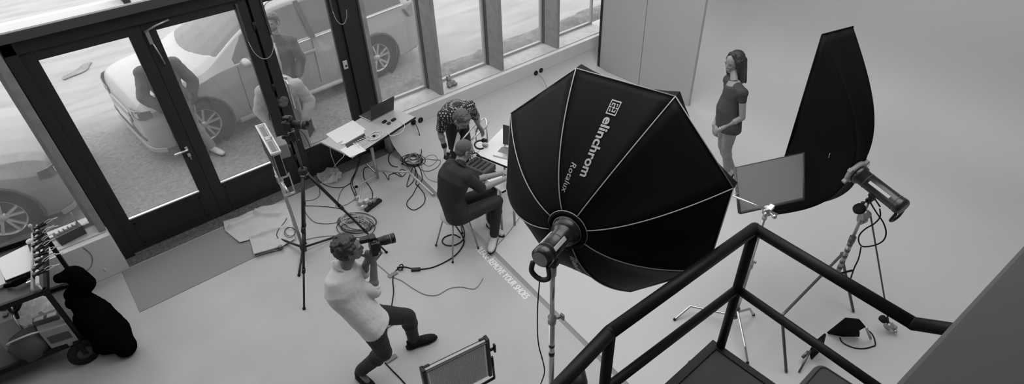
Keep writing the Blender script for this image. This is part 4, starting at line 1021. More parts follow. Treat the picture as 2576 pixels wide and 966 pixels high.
# pole under it
pxy = sm1.copy()
def stand_pole(root, x, y, z0, z1, r0=.019, r1=.013, mt='alu', collars=(), zm=None):
    mb = MB(); zm = zm or z0 + (z1 - z0) * .55; mb.cyl((x, y, z0), (x, y, zm), r0, 18); mb.build('pole', mt, root)
    mb = MB(); mb.cyl((x, y, zm), (x, y, z1), r1, 18); mb.build('pole', mt, root)
    for zc, rr, hh, m_ in ((zm, r0 + .008, .05, 'steel'),) + tuple(collars):
        mb = MB(); mb.cyl((x, y, zc - hh / 2), (x, y, zc + hh / 2), rr, 18); mb.build('collar', m_, root)
    mb = MB(); mb.cyl((x, y, zm), (x + .05, y - .02, zm), .006, 8); mb.obox((x + .06, y - .024, zm), (.006, 0, 0), (0, .016, 0), (0, 0, .022), .004); mb.build('clamp_knob', 'steel', root)
ls1 = empty('light_stand', (sm1.x, sm1.y, 0), 'tall silver light stand with black tape bands carrying the big octagonal softbox', 'light stand')
def vert(x, y, px, py):
    d = ray(px, py); t = (x * d.x + y * d.y) / (d.x ** 2 + d.y ** 2); return CAM.z + d.z * t
stand_pole(ls1, sm1.x, sm1.y, .05, sm1.z, .0175, .0145, 'alu', ((vert(sm1.x, sm1.y, 1402, 869), .0188, .022, 'black'), (vert(sm1.x, sm1.y, 1402, 889), .0188, .034, 'black'), (sm1.z - .03, .022, .07, 'steel')), zm=vert(sm1.x, sm1.y, 1402, 805))
for k in range(3):
    a = math.pi / 3 + 2 * math.pi * k / 3; p = V((sm1.x, sm1.y, 0)); d = V((math.cos(a), math.sin(a), 0)); mb = MB(); mb.tube([p + Z * .42, p + d * .42 + Z * .012], .012, 8); mb.tube([p + Z * .12, p + d * .25 + Z * .19], .008, 6); mb.build('leg', 'alu', ls1)
mb = MB(); c0 = hb + OQ * .30 - Z * .12; mb.tube(crom([c0, c0 + V((-.02, 0, -.25)), V((sm1.x - .10, sm1.y + .01, 1.7)), V((sm1.x - .06, sm1.y, 1.4)), V((sm1.x - .10, sm1.y + .01, 1.2)), V((sm1.x - .06, sm1.y, .9)), V((sm1.x - .10, sm1.y, .4)), V((sm1.x - .14, sm1.y + .03, .008)), V((sm1.x - .5, sm1.y + .2, .006))], 8), .0038, 6)
tag(mb.build('mains_cable', 'rubber'), 'thin black cable hanging from the strobe of the octagonal softbox beside its pole', 'cable')
# ---------------------------------------------------------------- tall strip softbox on the right
A_ = onx(2068, 87, 4.6); D_ = onx(1938, 548, 4.6); B_ = onz(2146, 67, A_.z); D_.x, D_.y = A_.x, A_.y
C_ = V((B_.x, B_.y, D_.z)); HB = onz(2150, 430, 1.6)
cen = (A_ + C_) / 2; back = perp(HB - cen, (B_ - A_).normalized()); back = (HB - cen).normalized()
sb = empty('strip_softbox', V((cen.x, cen.y, 1.2)), 'tall narrow black strip softbox standing upright behind the woman, right of the flag', 'softbox')
corners = [A_, B_, C_, D_]
hr = .07; e1_ = (B_ - A_).normalized(); e2_ = (A_ - D_).normalized(); bn = e1_.cross(e2_); bn = bn if bn.dot(back) > 0 else -bn
hc = [HB + (-e1_ + e2_) * hr, HB + (e1_ + e2_) * hr, HB + (e1_ - e2_) * hr, HB + (-e1_ - e2_) * hr]
def srib(i, s):
    # rods bow away from the straight chord
    a, b = hc[i], corners[i]; p = a.lerp(b, s); L_ = (b - a).length
    return p + bn * math.sin(math.pi * s ** .85) * L_ * .13
for i in range(4):
    j = (i + 1) % 4; vs = []; mb = MB(); long_ = i in (1, 3)
    for q in range(21):
        s = q / 20; a, b = srib(i, s), srib(j, s)
        for t_ in range(13):
            t = t_ / 12; w_ = 4 * t * (1 - t); mid = HB.lerp(cen, s)
            p = a.lerp(b, t); fold = (mnoise.noise(V((i * 7.7, t * 5, s * 2.2))) * .04 + .018 * math.sin(t * 15 + 2 * s)) * w_ * s * (1 - .5 * s)
            tocen = (mid - p); tocen = tocen.normalized() if tocen.length > 1e-5 else V((0, 0, 0))
            vs.append(p + tocen * (.05 * w_ * math.sin(math.pi * s) - fold * (1 if long_ else .4)))
    mb.add(vs, [(q * 13 + t, q * 13 + t + 1, (q + 1) * 13 + t + 1, (q + 1) * 13 + t) for q in range(20) for t in range(12)], True)
    mb.build('fabric_panel', 'fabric', sb, fixn=False).modifiers.new('solid', 'SOLIDIFY').thickness = .004
mb = MB(); fr_ = []
for q in range(4): mb.tube([corners[q], corners[(q + 1) % 4]], .006, 6)
mb.build('edge_binding', 'fabric', sb)
mb = MB(); mb.prism([c - bn * .01 for c in corners], bn * .004); mb.build('front_diffuser', 'cloth', sb)
# tiny print on the long side
mb = MB(); c = onx(2012, 362, 4.63); q = A_.lerp(D_, .60)
pt = srib(3, .62).lerp(srib(0, .62), .52); 
for dx, dz, ww, hh in ((0, 0, .012, .006), (.004, -.022, .006, .016), (.016, -.02, .004, .018), (.026, -.02, .004, .016)):
    mb.obox(pt + back.cross(Z).normalized() * -.03 + V((dx, -.03, dz)), V((ww, 0, 0)), V((0, .002, 0)), V((0, 0, hh)))
mb.build('printed_mark', 'print', sb)
hax = (V((4.56, .83, 1.53)) - HB).normalized()
mb = MB(); sdv = hax.cross(Z).normalized(); upv = sdv.cross(hax)
mb.lathe(HB + hax * .0, hax, [(.060, -.01), (.098, -.008), (.103, .01), (.098, .028), (.06, .03)], 40)
for a in (.5, 2.4, 4.0, 5.6): dv = sdv * math.cos(a) + upv * math.sin(a); mb.obox(HB + dv * .10 + hax * .01, dv * .03, dv.cross(hax) * .018, hax * .018, .006)
mb.build('speed_ring', mat('grey_cast_ring', .25, .5), sb)
mb = MB(); p0 = HB - sdv * .10 + hax * .03; mb.tube([p0, p0 - sdv * .06 + Z * .02 - hax * .02], .008, 8); mb.build('ring_lever', 'lgrey', sb)
st2, sm2 = strobe('studio_strobe', 'black studio strobe plugged into the tall strip softbox at the right', HB + hax * .03, hax, Z, .44, .066)
# ---------------------------------------------------------------- stands
def vert(x, y, px, py):
    d = ray(px, py); t = (x * d.x + y * d.y) / (d.x ** 2 + d.y ** 2); return CAM.z + d.z * t
cs2 = empty('tube_stand', V((4.6, .97, 0)), 'steel stand with bent tube base under the strobe of the tall strip softbox', 'light stand')
cx, cy = 4.618, .972
cx, cy = sm2.x, sm2.y
zb_ = vert(cx, cy, 2130, 695); 
mb = MB(); mb.cyl((cx, cy, zb_ - .08), (cx, cy, zb_ + .40), .021, 16); mb.cyl((cx, cy, zb_ + .40), (cx, cy, sm2.z), .014, 16); mb.build('column', 'steel', cs2)
for k in range(5): mb = MB(); mb.cyl((cx, cy, zb_ + .06 + .07 * k), (cx, cy, zb_ + .09 + .07 * k), .0225, 16); mb.build('tape_band', 'dsteel', cs2)
mb = MB(); mb.cyl((cx, cy, zb_ + .38), (cx, cy, zb_ + .44), .027, 16); mb.build('collar', 'dsteel', cs2)
f1, f2_ = onz(2147, 784, PH + .01), onz(1978, 935, PH + .01); t1, t2 = onz(2117, 641, .56), onz(1967, 794, .56)
mb = MB(); mb.tube(crom([f1, f1.lerp(t1, .93), t1, t1.lerp(t2, .05), t1.lerp(t2, .95), t2, t2.lerp(f2_, .07), f2_], 4), .013, 10); mb.build('bent_tube_leg', 'dsteel', cs2)
jn = f1.lerp(t1, .62); mb = MB(); mb.tube([jn, V((cx, cy, zb_ - .05))], .013, 8); mb.build('brace', 'dsteel', cs2)
f3 = V((cx + .10, cy + .55, PH + .01)); 
mb = MB(); mb.tube([V((cx, cy, zb_ - .02)), onz(2145, 680, zb_ - .03)], .010, 8); mb.build('locking_bar', 'rubber', cs2)
# grip head, big knob
gz_ = vert(cx, cy, 2188, 545)
mb = MB(); mb.obox((cx, cy, gz_), (.03, 0, 0), (0, .03, 0), (0, 0, .045), .006); mb.lathe((cx, cy, gz_ + .02), V((-.6, -.6, .3)), [(0, .03), (.035, .03), (.035, .06), (0, .06)], 20); mb.lathe((cx, cy, gz_ - .07), V((.7, -.2, 0)), [(0, 0), (.035, 0), (.035, .05), (0, .05)], 20); mb.build('grip_head', 'steel', cs2)
mb = MB(); k0 = V((cx, cy, gz_)); k1 = onz(2168, 535, gz_ + .02); dk = (k1 - k0).normalized(); mb.cyl(k0, k0 + dk * .07, .008, 8); mb.lathe(k0 + dk * .07, dk, [(0, 0), (.046, 0), (.050, .01), (.046, .034), (0, .036)], 20); mb.build('knob', 'rubber', cs2)
mb = MB(); g0 = V((cx + .03, cy - .04, gz_ + .02)); g1 = onz(2236, 815, PH + .10); mb.tube([g0, g1], .0075, 8); mb.build('extension_arm', 'dsteel', cs2)
mb = MB(); mb.lathe(g1 - V((.03, 0, .02)), V((1, -.3, .2)), [(0, 0), (.036, 0), (.036, .045), (0, .045)], 20); mb.obox(g1 + V((.03, -.03, -.03)), V((.02, -.01, 0)), V((.01, .03, 0)), V((0, 0, .02)), .005)
mb.ell(g1 + V((.05, -.05, -.05)), .02); mb.ell(g1 + V((.01, -.07, -.05)), .018); mb.build('grip_head', 'steel', cs2)
mb = MB(); kk = onz(2222, 803, PH + .16); mb.cyl(g1, kk, .007, 8); mb.lathe(kk, (kk - g1).normalized(), [(0, -.02), (.033, -.02), (.033, .02), (0, .02)], 18); mb.build('knob', 'rubber', cs2)
# looping power cable of that strobe
D0 = ray(2190, 500).z; dpt = RM.transposed() @ (V((cx, cy, 1.3)) - CAM); dz_ = dpt.z
mb = MB(); pts = [dep(px_, py_, dz_ + o_) for px_, py_, o_ in ((2214, 520, -.10), (2200, 500, -.02), (2188, 487, -.02), (2188, 505, -.05), (2205, 535, -.08), (2222, 560, -.10), (2229, 585, -.10), (2222, 605, -.08), (2200, 617, -.05), (2170, 620, .0), (2160, 606, .02), (2163, 590, .02), (2178, 575, 0), (2200, 562, -.02), (2214, 545, -.04), (2213, 525, -.06))]
mb.tube(crom(pts, 8), .006, 8); mb.tube(crom([dep(2166, 622, dz_ + .02), dep(2160, 650, dz_ + .12), dep(2150, 672, dz_ + .18), dep(2140, 700, dz_ + .22)], 6), .006, 8)
tag(mb.build('power_cable', 'rubber'), 'black cable looping under the strobe of the tall strip softbox', 'cable')
# C-stand holding the flag
def cstand(name, label, x, y, ztop, legs, r=.017, mt='chrome', group=None, fz=0.0):
    root = empty(name, (x, y, fz), label, 'light stand', group)
    mb = MB(); mb.cyl((x, y, .10 + fz), (x, y, fz + (ztop - fz) * .6), r, 16); mb.build('column', mt, root)
    mb = MB(); mb.cyl((x, y, fz + (ztop - fz) * .6), (x, y, ztop), r * .72, 16); mb.build('riser', mt, root)
    mb = MB(); mb.cyl((x, y, fz + (ztop - fz) * .6 - .03), (x, y, fz + (ztop - fz) * .6 + .03), r * 1.5, 16); mb.cyl((x, y, fz + (ztop - fz) * .6), (x + .05, y, fz + (ztop - fz) * .6), .006, 8); mb.obox((x + .06, y, fz + (ztop - fz) * .6), (.006, 0, 0), (0, .02, 0), (0, 0, .012), .003); mb.build('collar', 'steel', root)
    mb = MB()
    for q in range(3): mb.cyl((x, y, fz + .12 + q * .045), (x, y, fz + .155 + q * .045), r * 1.6, 16)
    mb.build('leg_hub', 'dsteel', root)
    for q, (kx, ky, kz, fx, fy) in enumerate(legs):
        kn = onz(kx, ky, kz + fz); ft = onz(fx, fy, fz + .008); p0 = V((x, y, fz + .137 + q * .045)); kn.z = max(kn.z, fz + .06)
        mb = MB(); mb.tube(crom([p0, p0.lerp(kn, .5), p0.lerp(kn, .9), kn, kn.lerp(ft, .12), kn.lerp(ft, .6), ft], 5), .0115, 10); lg = mb.build('leg', mt, root)
        mb = MB(); mb.cyl(ft - (ft - kn).normalized() * .02, ft, .0135, 10); mb.build('leg_tip', 'rubber', lg)
    return root
cb = onz(1842, 818, PH); ztop = vert(cb.x, cb.y, 1921, 548)
cs1 = cstand('c_stand', 'chrome stand behind the railing corner, holding the grey flag on an arm', cb.x, cb.y, ztop, [(1737, 770, .10, 1695, 805), (1886, 777, .12, 1896, 792), (1874, 872, .10, 1881, 915)], fz=PH)
gh = V((cb.x, cb.y, ztop + .02)); gd = (RM.transposed() @ (gh - CAM)).z
aR, aL = dep(1957, 540, gd - .04), dep(1843, 492, gd + .04)
mb = MB(); mb.lathe(gh - Z * .03, Z, [(0, 0), (.02, 0), (.02, .05), (.012, .07), (0, .07)], 14); ga = dep(1930, 530, gd); mb.lathe(ga, (aR - aL).cross(Z).normalized(), [(0, -.03), (.036, -.03), (.036, -.018), (.02, -.015), (.02, .015), (.036, .018), (.036, .03), (0, .03)], 18)
mb.obox(ga + V((.02, -.01, .02)), V((.03, 0, .01)), V((0, .02, 0)), V((0, 0, .015)), .004); mb.cyl(ga, gh - Z * .03, .014, 10); mb.ell(dep(1948, 545, gd - .06), .02); mb.cyl(ga, dep(1948, 545, gd - .06), .008, 8); mb.build('grip_head', 'chrome', cs1)
mb = MB(); mb.tube([aR, aL], .0085, 10); mb.build('grip_arm', 'alu', cs1)
# net flag in its frame
c4 = [dep(1848, 422, gd + .22), dep(2022, 384, gd + .30), dep(2022, 500, gd + .14), dep(1860, 536, gd + .06)]
fg = empty('net_flag', (c4[0] + c4[2]) / 2, 'grey net flag in a black frame hanging between the octagonal and strip softboxes', 'flag')
mb = MB(); nf = (c4[1] - c4[0]).cross(c4[3] - c4[0]).normalized(); mb.prism([c + nf * .003 for c in c4], nf * -.004); mb.build('net', 'scrim', fg)
mb = MB()
for q in ((1, 2), (2, 3), (3, 0)): mb.tube([c4[q[0]], c4[q[1]]], .012, 6, flat=.5)
mb.tube([c4[0], c4[1]], .004, 6); mb.build('frame', 'dgrey', fg)
mb = MB(); mb.tube([aL + (aR - aL).normalized() * .01, c4[3].lerp(c4[0], .42)], .012, 10); mb.build('pin', 'steel', fg)
# ---------------------------------------------------------------- stair landing and railing
ld_ = empty('stair_landing', (2.0, .4, 1.10), 'dark stair landing with black steel edge below the railing at the bottom of the picture', 'stairs')
K = V((2.592, 1.053, 1.243))
mb = MB(); mb.box((1.30, -1.2, 1.205), (K.x - .045, K.y + .005, 1.235)); mb.build('tread', mat('dark_anti_slip_tread', .035, .85, bump=.3, bscale=150), ld_)
mb = MB(); mb.box((1.30, K.y + .005, 1.06), (K.x + .005, K.y + .065, 1.245)); mb.box((K.x - .045, -1.2, 1.06), (K.x + .005, K.y + .005, 1.245)); mb.build('edge_beam', 'rail', ld_, bevel=.003)
mb = MB(); mb.box((2.40, .10, 0.04), (2.48, .18, 1.06)); mb.build('support_column', 'rail', ld_)
mb = MB(); q = ony(1738, 914, K.y + .065); mb.ell(q, .020); mb.build('bolt', 'rail', ld_)
# flight going down to the left
for k in range(5):
    mb = MB(); x1 = 1.28 - .26 * k; z1 = 1.06 - .19 * k; mb.box((x1 - .27, -.05, z1 - .035), (x1, K.y - .06, z1)); mb.build('step', 'dgrey', ld_)
mb = MB(); mb.prism([V((1.30, K.y - .05, 1.24)), V((1.30, K.y - .05, 1.02)), V((-.1, K.y - .05, 0.0)), V((-.1, K.y - .05, .20))], (0, .03, 0)); mb.build('stringer', 'rail', ld_)
rl = empty('stair_railing', K, 'black steel railing with two rails around the stair landing', 'railing')
KT = V((2.592, 1.055, 2.291)); KM = V((2.590, 1.053, 1.800))
LT, RT, RE = V((1.444, 1.104, 2.289)), onx(2298, 814, 2.59), onx(2400, 830, 2.59)
LE = ony(1385, 992, 1.14); LE2 = LT + (LE - LT) * 2.6
def bar(pts, r, name='rail'): mb = MB(); mb.tube(pts, r, 16); return mb.build(name, 'rail', rl)
RE2 = RT + (RE - RT) * 2.5
bar([LE2, LT], .035, 'handrail'); bar([LT, KT], .035, 'handrail'); bar([KT, RT], .033, 'handrail'); bar([RT, RE2], .033, 'handrail')
for p in (LT, KT, RT): 
    mb = MB(); mb.ell(p, .0345); mb.build('rail_joint', 'rail', rl)
LM = ony(1545, 962, 1.10); LM2 = KM + (LM - KM) * 1.9
bar([LM2, KM], .027, 'mid_rail'); RM_ = onx(2205, 972, 2.59); bar([KM, KM + (RM_ - KM) * 1.4], .027, 'mid_rail')
bar([V((K.x, K.y, 1.07)), KT], .029, 'post'); bar([V((LT.x, LT.y, 1.0)), LT], .029, 'post')
bar([V((2.59, -.25, 1.1)), V((2.59, -.25, 2.3))], .026, 'post')
# black lamp head below the handrail
q = onz(1448, 948, .50); lr = empty('floor_lamp_head', (q.x, q.y, 0), 'black lamp head on a short stand seen below the stair handrail at the bottom edge', 'studio light')
mb = MB(); mb.lathe(q + V((.04, .05, .0)), V((-.4, -.8, -.2)), [(0, 0), (.07, 0), (.08, .02), (.07, .12), (.045, .18), (0, .19)], 28); mb.build('lamp_housing', 'black', lr)
mb = MB(); mb.ell(q + V((.10, .03, .05)), .02); mb.cyl(q + V((.03, .02, .02)), q + V((.10, .03, .05)), .008, 8); mb.build('knob', 'black', lr)
mb = MB(); mb.cyl((q.x, q.y, .02), (q.x, q.y, q.z), .014, 12); mb.build('post', 'dsteel', lr)
mb = MB()
for k in range(3): a = k * 2.094 + .5; mb.tube([(q.x, q.y, .2), (q.x + .22 * math.cos(a), q.y + .22 * math.sin(a), .012)], .009, 8)
mb.build('tripod_base', 'dsteel', lr)
a, b = onz(1449, 914, .62), onz(1402, 972, .62); mb = MB(); mb.tube([a, b], .010, 10); mb.tube([a, V((q.x, q.y, q.z))], .008, 8); mb.build('side_arm', 'steel', lr)
# ---------------------------------------------------------------- LED panel at the bottom edge
pa, pb = onz(1070, 932, .92), onz(1222, 858, .92); ex = (pb - pa).normalized(); exn = Z.cross(ex); exn = exn if exn.y > 0 else -exn
W_ = (pb - pa).length; H_ = .44
led = empty('led_panel_light', V(((pa.x + pb.x) / 2, (pa.y + pb.y) / 2, 0)), 'rectangular LED light panel with black end caps and round knob at the bottom edge', 'studio light')
pc = (pa + pb) / 2 - Z * (H_ / 2)
tl = (exn * -.10 + Z).normalized()
mb = MB(); mb.obox(pc + exn * .014, ex * (W_ / 2), exn * .014, Z * (H_ / 2), .004); mb.build('housing', 'lgrey', led)
# louvre grid: bars standing proud of the face
mb = MB(); ff = pc - exn * .002
mb.obox(ff, ex * (W_ / 2 - .012), exn * .002, Z * (H_ / 2 - .012)); mb.build('diffuser', M.setdefault('ledface', mat('bright_white_diffuser', .9, .6)), led)
mb = MB()
for k in range(30): mb.obox(ff - exn * .004 + ex * ((k + .5) / 30 - .5) * (W_ - .04), ex * .0008, exn * .002, Z * (H_ / 2 - .02))
for k in range(22): mb.obox(ff - exn * .004 + Z * ((k + .5) / 22 - .5) * (H_ - .04), Z * .0006, exn * .002, ex * (W_ / 2 - .02))
mb.build('grid', 'lgrey', led)
mb = MB(); mb.obox(ff - exn * .006 + Z * (H_ / 2 - .012), ex * (W_ / 2), exn * .008, Z * .004); mb.obox(pc + exn * .026 + Z * (H_ / 2 + .001), ex * (W_ / 2), exn * .003, Z * .002); mb.build('frame_rail', 'dgrey', led)
for s_ in (1, -1):
    mb = MB(); mb.obox(pc + ex * (s_ * (W_ / 2 + .014)) + exn * .02, ex * .016, exn * .030, Z * (H_ / 2 + .010), .008); mb.obox(pc + ex * (s_ * (W_ / 2 - .015)) + exn * .03 + Z * (H_ / 2), ex * .03, exn * .010, Z * .010, .004); mb.build('end_cap', 'black', led)
kc = pc + ex * (W_ / 2 + .03) + Z * .09; mb = MB(); mb.cyl(kc, kc + ex * .03, .012, 12); mb.obox(kc + ex * .038, ex * .009, exn * .014, Z * .045, .006); mb.build('knob', 'black', led)
mb = MB(); pts = [kc, kc + ex * .02, pc + ex * (W_ / 2 + .045) - Z * (H_ / 2 + .06), pc - Z * (H_ / 2 + .08), pc - ex * (W_ / 2 + .045) - Z * (H_ / 2 + .06), pc - ex * (W_ / 2 + .04) + Z * .05]
mb.tube(pts[2:5], .012, 8); mb.tube([pc + ex * (W_ / 2 + .04), pts[2]], .010, 8); mb.tube([pc - ex * (W_ / 2 + .04), pts[4]], .010, 8); mb.build('yoke', 'black', led)
bx = pc - Z * (H_ / 2 + .08); mb = MB(); mb.cyl((bx.x, bx.y, .05), bx, .015, 14); mb.build('post', 'dsteel', led)
for k in range(3): a = k * 2.094 + 1.2; mb = MB(); mb.tube([(bx.x, bx.y, .28), (bx.x + .32 * math.cos(a), bx.y + .32 * math.sin(a), .012)], .009, 8); mb.build('leg', 'dsteel', led)
# ---------------------------------------------------------------- table on a turtle base by the doors
TZ = .75
T1, T2, T3 = onz(807, 357, TZ), onz(888, 396, TZ), onz(1044, 294, TZ); T4 = T3 + (T1 - T2)
tb = empty('stand_table', V(((T1.x + T3.x) / 2, (T1.y + T3.y) / 2, 0)), 'small thin-topped table on a chrome stand base beside the glass doors', 'table')
tbc = onz(948, 437, .12); tbx, tby = tbc.x, tbc.y
mb = MB(); mb.prism([T1, T2, T3, T4], (0, 0, -.022)); mb.build('table_top', 'tabletop' if 'tabletop' in M else M.setdefault('tabletop', mat('grey_laminate', .38, .5)), tb)
mb = MB(); mb.tube([T2 - Z * .012 + (T2 - T1).normalized() * .004, T3 - Z * .012 + (T2 - T1).normalized() * .004], .013, 6); mb.build('edge_strip', 'rubber', tb)
mb = MB(); mb.cyl((tbx, tby, .05), (tbx, tby, TZ - .022), .021, 18); mb.build('column', 'chrome', tb)
mb = MB(); mb.obox((tbx, tby, TZ - .035), (.07, 0, 0), (0, .07, 0), (0, 0, .012), .004); mb.build('mounting_plate', 'dsteel', tb)
for kx, ky, kz, fx, fy, hz in ((1028, 433, .14, 1092, 492, .16), (922, 412, .13, 921, 411, .12), (908, 462, .12, 903, 512, .10)):
    kn, ft = onz(kx, ky, kz), onz(fx, fy, .012 if fx != 921 else .10); p0 = V((tbx, tby, hz))
    mb = MB(); mb.tube(crom([p0, p0.lerp(kn, .5), p0.lerp(kn, .92), kn, kn.lerp(ft, .1), ft] if fx != 921 else [p0, p0.lerp(kn, .5), kn], 5), .0135, 10); mb.build('leg', 'chrome', tb)
TX = (T3 - T2).normalized(); TY = (T1 - T2).normalized(); TYp = perp(TY, TX)
def tp(px, py, dz=0): return onz(px, py, TZ + dz)
def sheet(name, pts, m, label, cat, th=.003, dz=.001, group=None):
    mb = MB(); mb.prism([tp(x, y, dz) for x, y in pts], (0, 0, th)); o = mb.build(name, m); return tag(o, label, cat, group)
sheet('paper_sheet', [(820, 338), (888, 303), (921, 326), (848, 361)], 'paper', 'large white sheet lying furthest left on the small stand table', 'paper')
sheet('paper_sheet', [(858, 364), (866, 349), (912, 322), (917, 334), (868, 362)], 'paper', 'white sheet partly under the large one, beside the cable coil on the stand table', 'paper', dz=.005)
sheet('paper_sheet', [(855, 378), (893, 356), (921, 379), (881, 396)], 'paper', 'small white sheet overhanging the front corner of the stand table', 'paper', dz=.002)
sheet('flat_box', [(869, 365), (917, 338), (921, 347), (873, 373)], 'black', 'flat black device with ports between the white sheets on the stand table', 'device', th=.010)
# laptop (screen turned to the window side)
la, lb = tp(933, 308), tp(991, 278); lx = (lb - la).normalized(); ly = Z.cross(lx); 
lp = empty('laptop', (la + lb) / 2, 'open aluminium laptop with dark screen lid on the stand table', 'laptop')
q0, q1, q2, q3 = la, lb, lb + ly * .24, la + ly * .24
mb = MB(); mb.prism([q + Z * .004 for q in (q0, q1, q2, q3)], (0, 0, .012)); ba = mb.build('base', 'alu', lp, bevel=.003)
mb = MB(); mb.prism([la.lerp(lb, .08) + ly * .10 + Z * .0165, la.lerp(lb, .92) + ly * .10 + Z * .0165, la.lerp(lb, .92) + ly * .21 + Z * .0165, la.lerp(lb, .08) + ly * .21 + Z * .0165], (0, 0, .001)); mb.build('keyboard', 'dgrey', ba)
up_ = (Z * .96 - ly * .28).normalized(); lh = .23
mb = MB(); l0 = la + Z * .014; l1 = lb + Z * .014; mb.prism([l0, l1, l1 + up_ * lh, l0 + up_ * lh], ly * .006); lid = mb.build('screen_lid', mat('dark_aluminium_lid', .045, .45, .4), lp, bevel=.002)
ec = (l0 + l1) / 2 + up_ * lh * .5 - ly * .001; mb = MB(); mb.prism([ec + (lx * math.cos(a) + up_ * math.sin(a)) * .011 for a in np.linspace(0, 6.0, 14)], ly * -.001); mb.build('lid_emblem', 'black', lid)
for k, (px_, py_, w_, m_) in enumerate(((967, 306, .030, 'black'), (978, 310, .022, 'dgrey'), (990, 301, .034, 'black'))):
    c = tp(px_, py_, .012); mb = MB(); mb.obox(c, TX * w_, TYp * .018, Z * .011, .003); o = mb.build('card_reader', m_)
    mb = MB(); mb.obox(c + TX * (w_ + .004), TX * .004, TYp * .006, Z * .005); mb.build('plug', 'lgrey', o)
    tag(o, ('small black card reader nearest the laptop hinge', 'small dark grey card reader, the front one beside the laptop', 'long black card reader furthest right beside the laptop')[k], 'device', 'card readers beside the laptop')
mb = MB()
for k, (rx, ry, ox, oy) in enumerate(((.105, .085, 0, 0), (.10, .07, .02, .015), (.065, .05, -.02, -.01), (.06, .055, .0, .0), (.10, .09, -.01, .02))):
    c = tp(944, 342, .006 + .004 * k) + V((ox, oy, 0)); mb.tube([c + TX * (rx * math.cos(a)) + TYp * (ry * math.sin(a)) for a in np.linspace(0, 2 * math.pi, 28)[:-1]], .0035, 6, closed=True)
mb.tube(crom([tp(975, 332, .01), tp(985, 342, .01), tp(1010, 332, .01), tp(1018, 316, .01), tp(1005, 305, .01)], 6), .003, 6)
tag(mb.build('white_cable_coil', 'white'), 'coil of thin white cable lying on the stand table in front of the laptop', 'cable')
mb = MB(); c = tp(941, 342, .012); mb.obox(c, TX * .014, TYp * .014, Z * .010, .003); tag(mb.build('adapter', 'black'), 'tiny black adapter in the middle of the white cable coil', 'adapter')
mb = MB()
for k in range(7):
    a = tp(890 + 5.5 * k, 361 - 3.2 * k, .02); b = tp(905 + 6 * k, 372 - 3 * k, .006); mb.tube(crom([a, a.lerp(b, .5) + Z * .02, b], 4), .0028, 6); mb.obox(a, TX * .005, TYp * .010, Z * .004)
tag(mb.build('usb_leads', 'white'), 'row of short white leads plugged into the flat black device', 'cable', kind='stuff')
mb = MB(); a = tp(834, 362, -.01); 
mb.tube(crom([tp(836, 360, .004), tp(831, 366, -.05), onz(832, 385, .5), onz(840, 408, .28), onz(848, 430, .1), onz(847, 445, .02), onz(838, 438, .01)], 6), .004, 6)
mb.tube(crom([tp(866, 388, .002), tp(863, 395, -.04), onz(850, 408, .42), onz(838, 424, .15), onz(836, 440, .02)], 6), .004, 6)
tag(mb.build('white_cable', 'white'), 'white cables hanging from the left end of the stand table to the plastic bag', 'cable')
# ---------------------------------------------------------------- tripod with camera
F1, F2, F3 = onz(765, 776, .01), onz(972, 634, .01), onz(768, 612, .01)
tc_ = (F1 + F2 + F3) / 3; za = vert(tc_.x, tc_.y, 753, 428)
tc_ = V((F1 + F2 + F3)) / 3
tri = empty('tripod', (tc_.x, tc_.y, 0), 'tall black tripod with spread legs standing behind the photographer', 'tripod')
apx = V((tc_.x, tc_.y, za))
mb = MB(); mb.lathe(apx - Z * .06, Z, [(0, 0), (.03, 0), (.045, .02), (.045, .06), (.03, .075), (0, .075)], 20); mb.build('spider', 'black', tri)
for F in (F1, F2, F3):
    d = (F - apx); t0 = apx + d * .04; mb = MB(); mb.tube([t0, apx + d * .42], .0165, 10); lg = mb.build('leg', 'black', tri)
    mb = MB(); mb.tube([apx + d * .42, apx + d * .72], .0135, 10); mb.build('leg_section', 'black', lg)
    mb = MB(); mb.tube([apx + d * .72, apx + d * .99], .0105, 10); mb.build('leg_section', 'black', lg)
    mb = MB(); mb.tube([apx + d * .40, apx + d * .44], .021, 12); mb.build('leg_lock', 'black', lg)
    mb = MB(); mb.tube([apx + d * .70, apx + d * .735], .018, 12); mb.build('leg_lock', 'black', lg)
    mb = MB(); mb.ell(F, .017); mb.build('foot', 'rubber', lg)
    mb = MB(); mb.cyl(apx + d * .02 - Z * .0, apx + d * .05, .022, 12); mb.build('leg_clamp', 'steel', tri)
zc = vert(tc_.x, tc_.y, 727, 345)
mb = MB(); mb.cyl(apx - Z * .10, (tc_.x, tc_.y, zc), .014, 16); mb.build('centre_column', 'dgrey', tri)
hd_ = V((tc_.x, tc_.y, zc)); mb = MB(); mb.ell(hd_ + Z * .02, .036); mb.cyl(hd_ - Z * .04, hd_ + Z * .0, .032, 20); mb.build('ball_head', 'black', tri)
mb = MB(); mb.cyl(hd_, hd_ + V((-.06, .02, .01)), .010, 10); mb.ell(hd_ + V((-.07, .022, .01)), .020); mb.cyl(hd_ - Z * .03, hd_ + V((.02, -.06, -.03)), .008, 10); mb.ell(hd_ + V((.022, -.065, -.03)), .018); mb.build('knob', 'black', tri)
mb = MB(); mb.obox(hd_ + Z * .065, (.03, 0, 0), (0, .03, 0), (0, 0, .010), .003); mb.build('plate', 'steel', tri)
cc = V((tc_.x, tc_.y, zc + .135)); cdir = (onz(765, 302, cc.z + .0) - onz(722, 300, cc.z)).normalized()
cdir = V((cdir.x, cdir.y, -.04))
make_slr('camera', 'black camera with short lens standing on the tall tripod in front of the door post', cc, cdir, Z, False, 1.0)
mb = MB(); mb.tube(crom([cc - cdir.normalized() * .03 + Z * .06, cc - cdir.normalized() * .10 + Z * .11, cc - cdir.normalized() * .16 + Z * .09, cc - cdir.normalized() * .17 + Z * .02], 5), .003, 6)
mb.tube(crom([cc - Z * .03 + V((.03, -.03, 0)), cc + V((.09, -.06, -.12)), cc + V((.11, -.06, -.3)), cc + V((.06, -.03, -.5)), apx + V((.03, -.02, 0))], 6), .003, 6)
